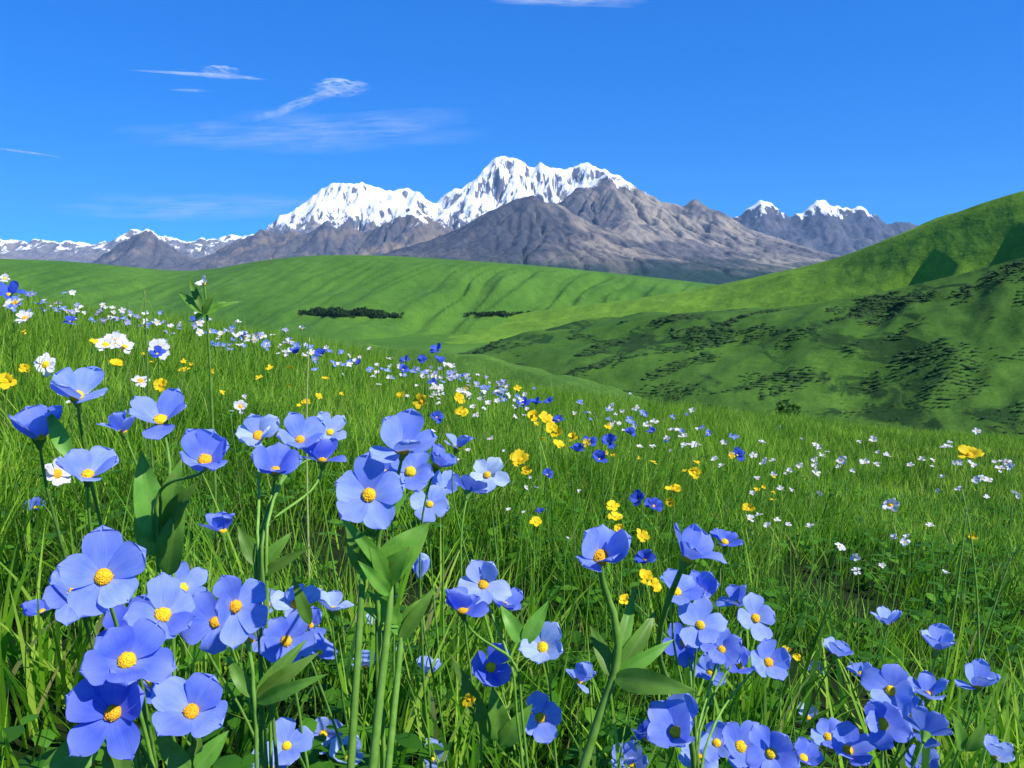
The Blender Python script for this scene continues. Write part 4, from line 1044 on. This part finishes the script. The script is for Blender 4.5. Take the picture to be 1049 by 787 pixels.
FL_GROUP = 'blue flowers with yellow centres in the foreground'
def blue_flower(u, v, wpx, p, r, n, deep, label, node=None, leaves=(), spin=None, cup=None, eye=None, srad=0.00115, diam=DIAM, seed=None, centre=True):
    seed = int(u * 31 + v * 7) if seed is None else seed
    rs = np.random.default_rng(seed)
    d = F * diam / wpx
    head = P(u, v, d)
    rad = diam * .49
    irr = rs.uniform(.8, 1.7)
    ax = axis_of(head, p - (10 if p < 25 else 4 if p < 60 else 6), r); ax /= np.linalg.norm(ax)
    cup = (0.22 if p < 0 else 0.52 if p < 25 else 0.42 if p < 50 else 0.27) if cup is None else cup
    M = frame_from_axis(ax, rs.uniform(0, 6.28) if spin is None else R(spin))
    # stem: leaves the calyx along the axis, runs to the shared fork, then down into the grass
    st = head - ax * rad * .10
    if node is not None and P(*node[:3])[2] > st[2] - .022: lnode, node = node, None
    else: lnode = node
    if node is not None:
        nu_, nv_, ndp = node[:3]
        q = P(nu_, nv_, ndp) + rs.normal(0, .0022, 3)
        rx, ry = q[0] + rs.normal(0, .006) + .02 * (q[0] > 0) - .0, q[1] + rs.uniform(.0, .02)
    else:
        q = None
        rx, ry = head[0] + rs.normal(0, .02), head[1] + rs.uniform(.06, .11)
    if node is not None and len(node) > 3:
        g2 = P(*node[3:6]); g2 = g2 + (g2 - q) * 1.2; rx, ry = g2[0], g2[1] + .02
    root = np.array([rx, ry, gz(rx, ry) - .004])
    if q is not None:
        l1 = np.linalg.norm(st - q); dn = root - q; dn /= np.linalg.norm(dn)
        path = np.concatenate([bez(st, st - ax * l1 * .35, q - dn * l1 * .4, q, 12), bez(q, q + dn * .06, root + np.array([0, 0, .08]), root, 10)[1:]])
    else:
        l1 = np.linalg.norm(st - root)
        path = bez(st, st - ax * l1 * .18, root + np.array([0, 0, l1 * .45]), root, 18)
    e = empty('blue_flower', root); tag(e, label, 'flower', FL_GROUP)
    cm = place(corolla(n, rad, cup, rs, flare=.10 - cup * .3, irregular=irr), M, head - root)
    c = link('corolla', cm.mesh('corolla', [BLUE]), e)
    c.color = (deep, (0.10 + rs.uniform(0, .18)) if eye is None else eye, 0, 1)
    if centre:
        link('flower_centre', place(dome(rad * (crr := rs.uniform(.16, .215)), rad * crr * .75, rs), M, head - root + ax * rad * .09).mesh('flower_centre', [CENTRE]), e)
    # calyx: a small green funnel with five sepals behind the petals
    mb = MB(); zz = np.linspace(-.30, .04, 5) * rad; rr = np.array([.07, .09, .12, .17, .20]) * rad
    th = np.linspace(0, 2 * np.pi, 10, endpoint=False)
    vv = np.stack([rr[:, None] * np.cos(th), rr[:, None] * np.sin(th), np.repeat(zz[:, None], 10, 1)], -1).reshape(-1, 3)
    i, j = np.meshgrid(np.arange(4), np.arange(10), indexing='ij')
    mb.add(vv, [np.stack([(i * 10 + j).ravel(), (i * 10 + (j + 1) % 10).ravel(), ((i + 1) * 10 + (j + 1) % 10).ravel(), ((i + 1) * 10 + j).ravel()], 1)])
    link('calyx', place(mb, M, head - root - ax * rad * .02).mesh('calyx', [STEM]), e)
    mb = MB(); path = path + np.cumsum(rs.normal(0, .0006, path.shape) * np.array([1, 1, 0]), 0) * np.linspace(0, 1, len(path))[:, None] ** .5
    tube(mb, path - root, np.linspace(srad * .7, srad * 1.2, len(path)) * (1 + rs.normal(0, .05, len(path))), 8)
    link('stem', mb.mesh('stem', [STEM]), e)
    for (au, av, bu, bv, wl, dd) in leaves:
        ld = lnode[2] if lnode is not None else d
        A = P(au, av, ld + .002); B = P(bu, bv, ld + dd)
        lm = leaf_mesh(A, B, wl * ld / F, rs.uniform(.05, .14), rs)
        place(lm, np.eye(3), -root)
        link('leaf', lm.mesh('leaf', [LEAF]), e)
    return e

# u, v, width in photo pixels, tilt to viewer, lean right, petals, depth of blue, label
for f in FLOWERS:
    u, v, wpx, p, r_, n, deep, lab, node, lvs = f
    kw = {}
    if 'bud' in lab: kw = dict(cup=1.35, centre=False)
    if 'thick stalk' in lab and 'single' in lab: kw = dict(srad=0.0024)
    if 'turned away' in lab or 'seen from behind' in lab: kw = dict(centre=False)
    blue_flower(u, v, wpx, p, r_, n, deep, lab, node, lvs, **kw)

# tall bare green stalks that rise in the middle of the foreground
for k, (a, b, ra, lab) in enumerate((((372, 560, .46), (352, 800, .44), .0023, 'tall green stalk, left of three rising side by side'), ((402, 590, .46), (372, 800, .44), .0026, 'tall green stalk, middle of three rising side by side'),
                                   ((412, 640, .47), (388, 800, .45), .0022, 'tall green stalk, right of three rising side by side'))):
    A = P(*a); B = P(*b); B2 = B + (B - A) * 0.9; B2[2] = gz(B2[0], B2[1])
    e = empty('green_stalk', B2); tag(e, lab, 'stalk', 'tall green stalks')
    mb = MB(); rs = np.random.default_rng(k); mid = (A + B) / 2 + np.array([.004, 0, 0])
    tube(mb, bez(A - B2, mid - B2, B - B2, np.zeros(3), 20), np.concatenate([[ra * .15, ra * .55], np.linspace(ra * .8, ra * 1.3, 18)]), 9)
    link('stem', mb.mesh('stem', [STEM]), e)
    for q in range(5):
        s_ = A + (B - A) * (0 if q < 3 else rs.uniform(.05, .2))
        T_ = s_ + np.array([rs.choice([-1, 1]) * rs.uniform(.006, .03), rs.uniform(-.01, .01), rs.uniform(.012, .04)])
        lm = leaf_mesh(s_ - B2, T_ - B2, .0045, .1, rs)
        link('leaf', lm.mesh('leaf', [LEAF]), e)

# ------------------------------------------------------------------ smaller flowers out on the slope
def mini_proto(kind, seed):
    """one small flower on its stem, origin at the root; returns meshes (corolla, centre, stem) for unit diameter and given stem height"""
    rs = np.random.default_rng(seed)
    return rs
def small_flower(name, u, v, wpx, label, cat, group, petal, n, cup, p, height=.22, cr=.22, hasparts=True, wide=1.0, seed=0, diam=None):
    rs = np.random.default_rng(int(u * 13 + v * 29 + seed))
    hp = on_slope(u, v, height)
    d = hp @ FWD
    D = wpx * d / F
    if diam: D = min(max(D, diam[0]), diam[1])
    ax = axis_of(hp, p + rs.normal(0, 14), rs.normal(0, 16)); ax /= np.linalg.norm(ax)
    rx, ry = hp[0] + rs.normal(0, .015), hp[1] + rs.uniform(0, .03)
    root = np.array([rx, ry, gz(rx, ry) - .004])
    M = frame_from_axis(ax, rs.uniform(0, 6.28)); rad = D * .5
    st = hp - ax * rad * .08; ln = np.linalg.norm(st - root)
    path = bez(st, st - ax * ln * .2, root + np.array([0, 0, ln * .5]), root, 9)
    big = hasparts
    cm = place(corolla(n, rad, cup, rs, wide=wide, flare=cup + .1, nu=6 if big else 5, nv=5, irregular=1.3), M, hp - root)
    sm = MB(); tube(sm, path - root, max(.0007, .0010 * d / 2.2), 5)
    dm = place(dome(rad * cr, rad * cr * .7, rs, 8, 4), M, hp - root + ax * rad * .06)
    if big:
        e = empty(name, root); tag(e, label, cat, group)
        link('corolla', cm.mesh('corolla', [petal]), e)
        link('flower_centre', dm.mesh('flower_centre', [CENTRE]), e)
        link('stem', sm.mesh('stem', [STEM]), e)
        return e
    mb = MB()
    for k, src in enumerate((cm, sm, dm)):
        v_ = np.concatenate(src.v); 
        mb.add(v_, [np.concatenate(x) for x in src.p.values()], k)
    o = link(name, mb.mesh(name, [petal, STEM, CENTRE]), None, root)
    tag(o, label, cat, group)
    return o

YG = 'yellow flowers scattered on the slope'
YEL = [
 (119, 374, 15, 'yellow flower just under the bunched white daisies on the left'), (165, 395, 15, 'yellow flower right of the low daisy on the left'),
 (6, 391, 20, 'yellow flower cut by the left edge of the meadow'), (432, 412, 17, 'round yellow flower left of a white drift on the brow'),
 (470, 409, 14, 'upper of two yellow flowers beside the white drift'), (473, 423, 14, 'lower of two yellow flowers beside the white drift'),
 (313, 413, 10, 'tiny yellow flower in the grass above the forked cluster'), (411, 406, 10, 'small yellow flower left of the round yellow one'),
 (546, 427, 15, 'top left flower of the dense yellow patch in mid meadow'), (558, 430, 16, 'top right flower of the dense yellow patch in mid meadow'),
 (564, 439, 16, 'middle flower of the dense yellow patch in mid meadow'), (572, 444, 15, 'right flower of the dense yellow patch in mid meadow'),
 (571, 456, 14, 'lowest flower of the dense yellow patch in mid meadow'), (588, 448, 12, 'small yellow flower right beside the dense yellow patch'),
 (533, 472, 22, 'large yellow flower standing alone below the dense patch'), (540, 484, 13, 'small yellow flower touching the large lone one from below'),
 (549, 535, 13, 'yellow flower beside a white one in the deep grass of mid meadow'),
 (627, 519, 14, 'top flower of a column of three yellow ones'), (631, 531, 16, 'middle flower of a column of three yellow ones'), (634, 542, 12, 'bottom flower of a column of three yellow ones'),
 (657, 550, 16, 'yellow flower just above the large blue profile flower'), (661, 592, 18, 'upper flower of the yellow pair beside the tumbling blue bunch'), (670, 601, 16, 'lower flower of the yellow pair beside the tumbling blue bunch'),
 (640, 615, 12, 'little yellow flower left of the thick leafy whorl'), (690, 502, 16, 'yellow flower right of two deep blue ones'), (687, 515, 11, 'small yellow flower under the one right of two deep blue ones'),
 (711, 485, 14, 'yellow flower alone in the grass near the brow'), (766, 522, 13, 'yellow flower alone right of the middle'),
 (993, 467, 24, 'largest yellow flower standing on the right brow'), (806, 667, 11, 'yellow flower in the grass right of the tumbling bunch'), (816, 673, 9, 'tiny yellow flower below right of the tumbling bunch tip'),
 (481, 717, 15, 'yellow green flower below the dark four petalled blue one'), (996, 549, 9, 'small yellow flower among long blades at the right'),
 (25, 378, 13, 'yellow flower left of the white daisy near the left edge'),
]
for u, v, wp, lab in YEL:
    small_flower('yellow_flower', u, v, wp * 1.1, lab, 'flower', YG, YELLOW, 5, .35, 45, .24, .3, True, 1.05)
DG = 'white daisies with yellow centres'
for u, v, wp, lab in [
 (108, 354, 22, 'white daisy on the left of the bunched trio'), (118, 351, 26, 'white daisy in the middle of the bunched trio'), (127, 356, 20, 'white daisy on the right of the bunched trio'),
 (162, 358, 24, 'white daisy beside a little blue flower on the left brow'), (47, 374, 24, 'white daisy near the left edge above the tall pale blue flower'),
 (144, 391, 20, 'white daisy lower than the trio, beside a yellow flower'), (26, 327, 20, 'cream daisy on the highest brow at the left'), (16, 312, 24, 'white daisy beside the blue flower at the top left brow'),
 (912, 518, 18, 'white daisy with yellow centre alone on the right slope'), (246, 417, 16, 'white daisy above the nearly white flower of the forked cluster'),
 (58, 486, 34, 'white daisy peeping out behind the orange centred blue flower'), (5, 286, 12, 'white daisy poking above the left brow')]:
    small_flower('daisy', u, v, wp, lab, 'daisy', DG, WHITE, 8, .15, 52, .25, .34, True, 1.25)

CG = 'small deep blue flowers on the slope'
for u, v, wp, lab in [
 (9, 303, 34, 'big deep blue flower at the very top left brow'), (72, 330, 14, 'little blue flower among whites on the left brow'), (200, 331, 16, 'blue flower hanging beside the tall leafy stem'),
 (161, 363, 18, 'blue flower under the daisy on the left brow'), (303, 363, 17, 'left blue flower of the pair over the forked cluster'), (329, 365, 17, 'right blue flower of the pair over the forked cluster'),
 (368, 373, 10, 'tiny blue flower in the middle of the brow drift'), (415, 370, 13, 'left blue flower of the five on the brow'), (432, 371, 15, 'middle blue flower of the five on the brow'), (448, 359, 15, 'highest blue flower of the five on the brow'),
 (450, 371, 15, 'right blue flower of the five on the brow'), (413, 379, 13, 'lowest blue flower of the five on the brow'), (443, 393, 12, 'blue flower under the five on the brow'),
 (536, 415, 17, 'left blue flower above the dense yellow patch'), (549, 414, 17, 'middle blue flower above the dense yellow patch'), (562, 413, 14, 'right blue flower above the dense yellow patch'), (572, 431, 13, 'blue flower touching the right of the dense yellow patch'),
 (447, 428, 15, 'lone blue flower flat in the grass under the round yellow one'), (591, 463, 19, 'lower left blue flower of the four right of the yellow patch'), (604, 455, 18, 'upper left blue flower of the four right of the yellow patch'),
 (614, 471, 20, 'lower right blue flower of the four right of the yellow patch'), (624, 453, 20, 'upper right blue flower of the four right of the yellow patch'),
 (560, 487, 16, 'blue flower beside the large lone yellow flower'), (553, 526, 13, 'light blue flower above the yellow one in deep grass'), (655, 512, 22, 'left of two deep blue flowers in mid meadow'), (669, 519, 22, 'right of two deep blue flowers in mid meadow'),
 (661, 574, 24, 'deep blue flower in shade between the two large profile flowers'), (645, 444, 14, 'blue flower alone on the brow right of the yellow patch'), (668, 442, 10, 'tiny blue flower on the brow right of the lone blue'), (755, 467, 17, 'deep blue flower among whites right of the middle')]:
    small_flower('cornflower', u, v, wp, lab, 'flower', CG, CORN, 6, .55, 30, .25, .16, True, 1.1)

# drifts of little white flowers: nothing tells the members of one drift apart
DRIFTS = [
 # u0, u1, v0, v1 (line of the drift), spread, count, px, label, group, petal
 (40, 190, 312, 335, 12, 30, 8, 'little white flower on the left brow of the meadow', 'little white flowers on the left brow', WHITE),
 (200, 340, 336, 364, 13, 40, 10, 'little white flower in the drift behind the tall leafy stem', 'white drift behind the tall leafy stem', WHITE),
 (335, 450, 362, 394, 20, 26, 8, 'little white flower in the drift around the five blue brow flowers', 'white drift around the five blue flowers', WHITE),
 (430, 540, 386, 416, 20, 46, 8, 'little white flower in the dense drift in the middle of the brow', 'dense white drift in the middle of the brow', WHITE),
 (60, 330, 316, 352, 10, 34, 8, 'little lilac flower along the left brow of the meadow', 'lilac flowers on the left brow', LILAC),
 (0, 340, 306, 368, 16, 42, 10, 'small sky blue flower mixed into the left brow of the meadow', 'sky blue flowers on the left brow', SKYB),
 (340, 560, 368, 412, 12, 34, 9, 'small sky blue flower mixed into the middle brow drifts', 'sky blue flowers in the middle brow drifts', SKYB),
 (560, 760, 412, 450, 14, 18, 9, 'small sky blue flower on the brow right of the middle', 'sky blue flowers right of the middle', SKYB),
 (0, 420, 335, 415, 24, 22, 9, 'small yellow wildflower dotted below the left brow', 'small yellow flowers below the left brow', YELLOW),
 (440, 800, 405, 500, 24, 20, 9, 'small yellow wildflower dotted over the mid meadow', 'small yellow flowers over the mid meadow', YELLOW),
 (430, 520, 380, 398, 8, 30, 8, 'little lilac flower mixed into the dense drift on the brow', 'lilac flowers in the dense drift', LILAC),
 (580, 720, 412, 455, 24, 26, 9, 'little white flower on the brow right of the yellow patch', 'white drift right of the yellow patch', WHITE),
 (690, 850, 440, 490, 32, 30, 9, 'little white flower on the falling brow right of the middle', 'white drift on the falling brow', WHITE),
 (830, 1049, 455, 492, 32, 40, 10, 'little white flower on the far right brow', 'white drift on the far right brow', WHITE),
 (740, 980, 530, 575, 22, 16, 11, 'white flower scattered low on the right slope', 'white flowers low on the right slope', WHITE),
 (30, 330, 395, 440, 22, 10, 9, 'white flower dotted in the grass behind the upper left blooms', 'white flowers behind the upper left blooms', WHITE),
 (440, 640, 430, 560, 40, 22, 8, 'white flower dotted in the grass of the mid meadow', 'white flowers in the mid meadow grass', WHITE),
]
rs = np.random.default_rng(99)
for (u0, u1, v0, v1, sprd, cnt, px, lab, grp, mat) in DRIFTS:
    for k in range(cnt):
        f = rs.random(); u = u0 + (u1 - u0) * f; v = v0 + (v1 - v0) * f + rs.normal(0, sprd * .5)
        small_flower({LILAC: 'lilac_flower', SKYB: 'blue_wildflower', YELLOW: 'yellow_wildflower'}.get(mat, 'wildflower'), u, v, px * .85 * rs.uniform(.6, 1.35), lab, 'flower', grp, mat, 5, rs.uniform(.0, .5), rs.uniform(0, 55), rs.uniform(.2, .3), .2, False, .85, seed=k)

# the tall leafy stem with a white flower that rises over the left brow
hd = P(209, 291, 1.25); rt = np.array([hd[0] - .01, hd[1] + .03, 0]); rt[2] = gz(rt[0], rt[1])
e = empty('tall_flower', rt); tag(e, 'tall pale stem with dark narrow leaves and a white flower over the left brow', 'flower')
rs = np.random.default_rng(4); mb = MB(); path = bez(hd, hd - np.array([-.006, 0, .05]), rt + np.array([0, 0, .2]), rt, 16)
tube(mb, path - rt, np.linspace(.0016, .0030, 16), 8); link('stem', mb.mesh('stem', [STEM]), e)
for (du, dv, wl) in ((193, 262 + 20, 4), (183, 300, 5), (222, 298, 4), (232, 310, 6), (200, 330, 5), (248, 309, 3)):
    A = P(209, 322, 1.255); B = P(du, dv, 1.25 + rs.uniform(-.03, .03))
    link('leaf', leaf_mesh(A - rt, B - rt, wl * 1.25 / F, .1, rs).mesh('leaf', [LEAF]), e)
link('corolla', place(corolla(5, .013, .3, rs), frame_from_axis((-.2, -.6, .6), 1), hd - rt).mesh('corolla', [WHITE]), e)
link('flower_centre', place(dome(.003, .002, rs), frame_from_axis((-.2, -.6, .6), 1), hd - rt).mesh('flower_centre', [CENTRE]), e)

# a few tall grass stalks that stand over the rest
for k, (bu, bv, tu, tv, dep, lab) in enumerate((
    (310, 420, 317, 346, 1.15, 'tall straw coloured grass stalk with a small seed head left of the brow'), (150, 420, 148, 300, 1.2, 'dark thin grass stalk sticking up at the left brow'),
    (975, 640, 990, 520, 1.0, 'pale upright grass blade at the right among long blades'), (1010, 640, 985, 500, 1.05, 'long pale grass blade leaning left at the right edge'),
    (1000, 660, 1040, 560, .95, 'long pale grass blade leaning right at the right edge'), (835, 470, 838, 436, 3.0, 'thin grass stalk standing alone on the right brow'))):
    A = P(bu, bv, dep); B = P(tu, tv, dep - .01); g = np.array([A[0] - (B[0] - A[0]) * .3, A[1] + .02, 0]); g[2] = gz(g[0], g[1])
    e = empty('grass_stalk', g); tag(e, lab, 'grass stalk', 'tall grass stalks')
    mb = MB(); tube(mb, bez(np.zeros(3), A - g + np.array([0, 0, -.02]), (A + B) / 2 - g + np.array([.003, 0, .01]), B - g, 16), np.linspace(.0022, .0007, 16), 6)
    link('stem', mb.mesh('stem', [STRAW if k in (0, 5) else STEM]), e)
    mb = MB(); rs = np.random.default_rng(k)
    up = (B - A) / np.linalg.norm(B - A)
    for q in range(26):
        c = B - g - up * rs.uniform(0, .022); a = rs.normal(size=3); a -= (a @ up) * up; a /= np.linalg.norm(a)
        tip = c + a * .0018 + up * .0045; sd_ = np.cross(up, a) * .0008
        mb.add(np.array([c, c + sd_ + up * .002 + a * .0012, tip, c - sd_ + up * .002 + a * .0012]), [np.array([[0, 1, 2, 3]])])
    link('seed_head', mb.mesh('seed_head', [STRAW]), e)
print('built', len(bpy.data.objects))
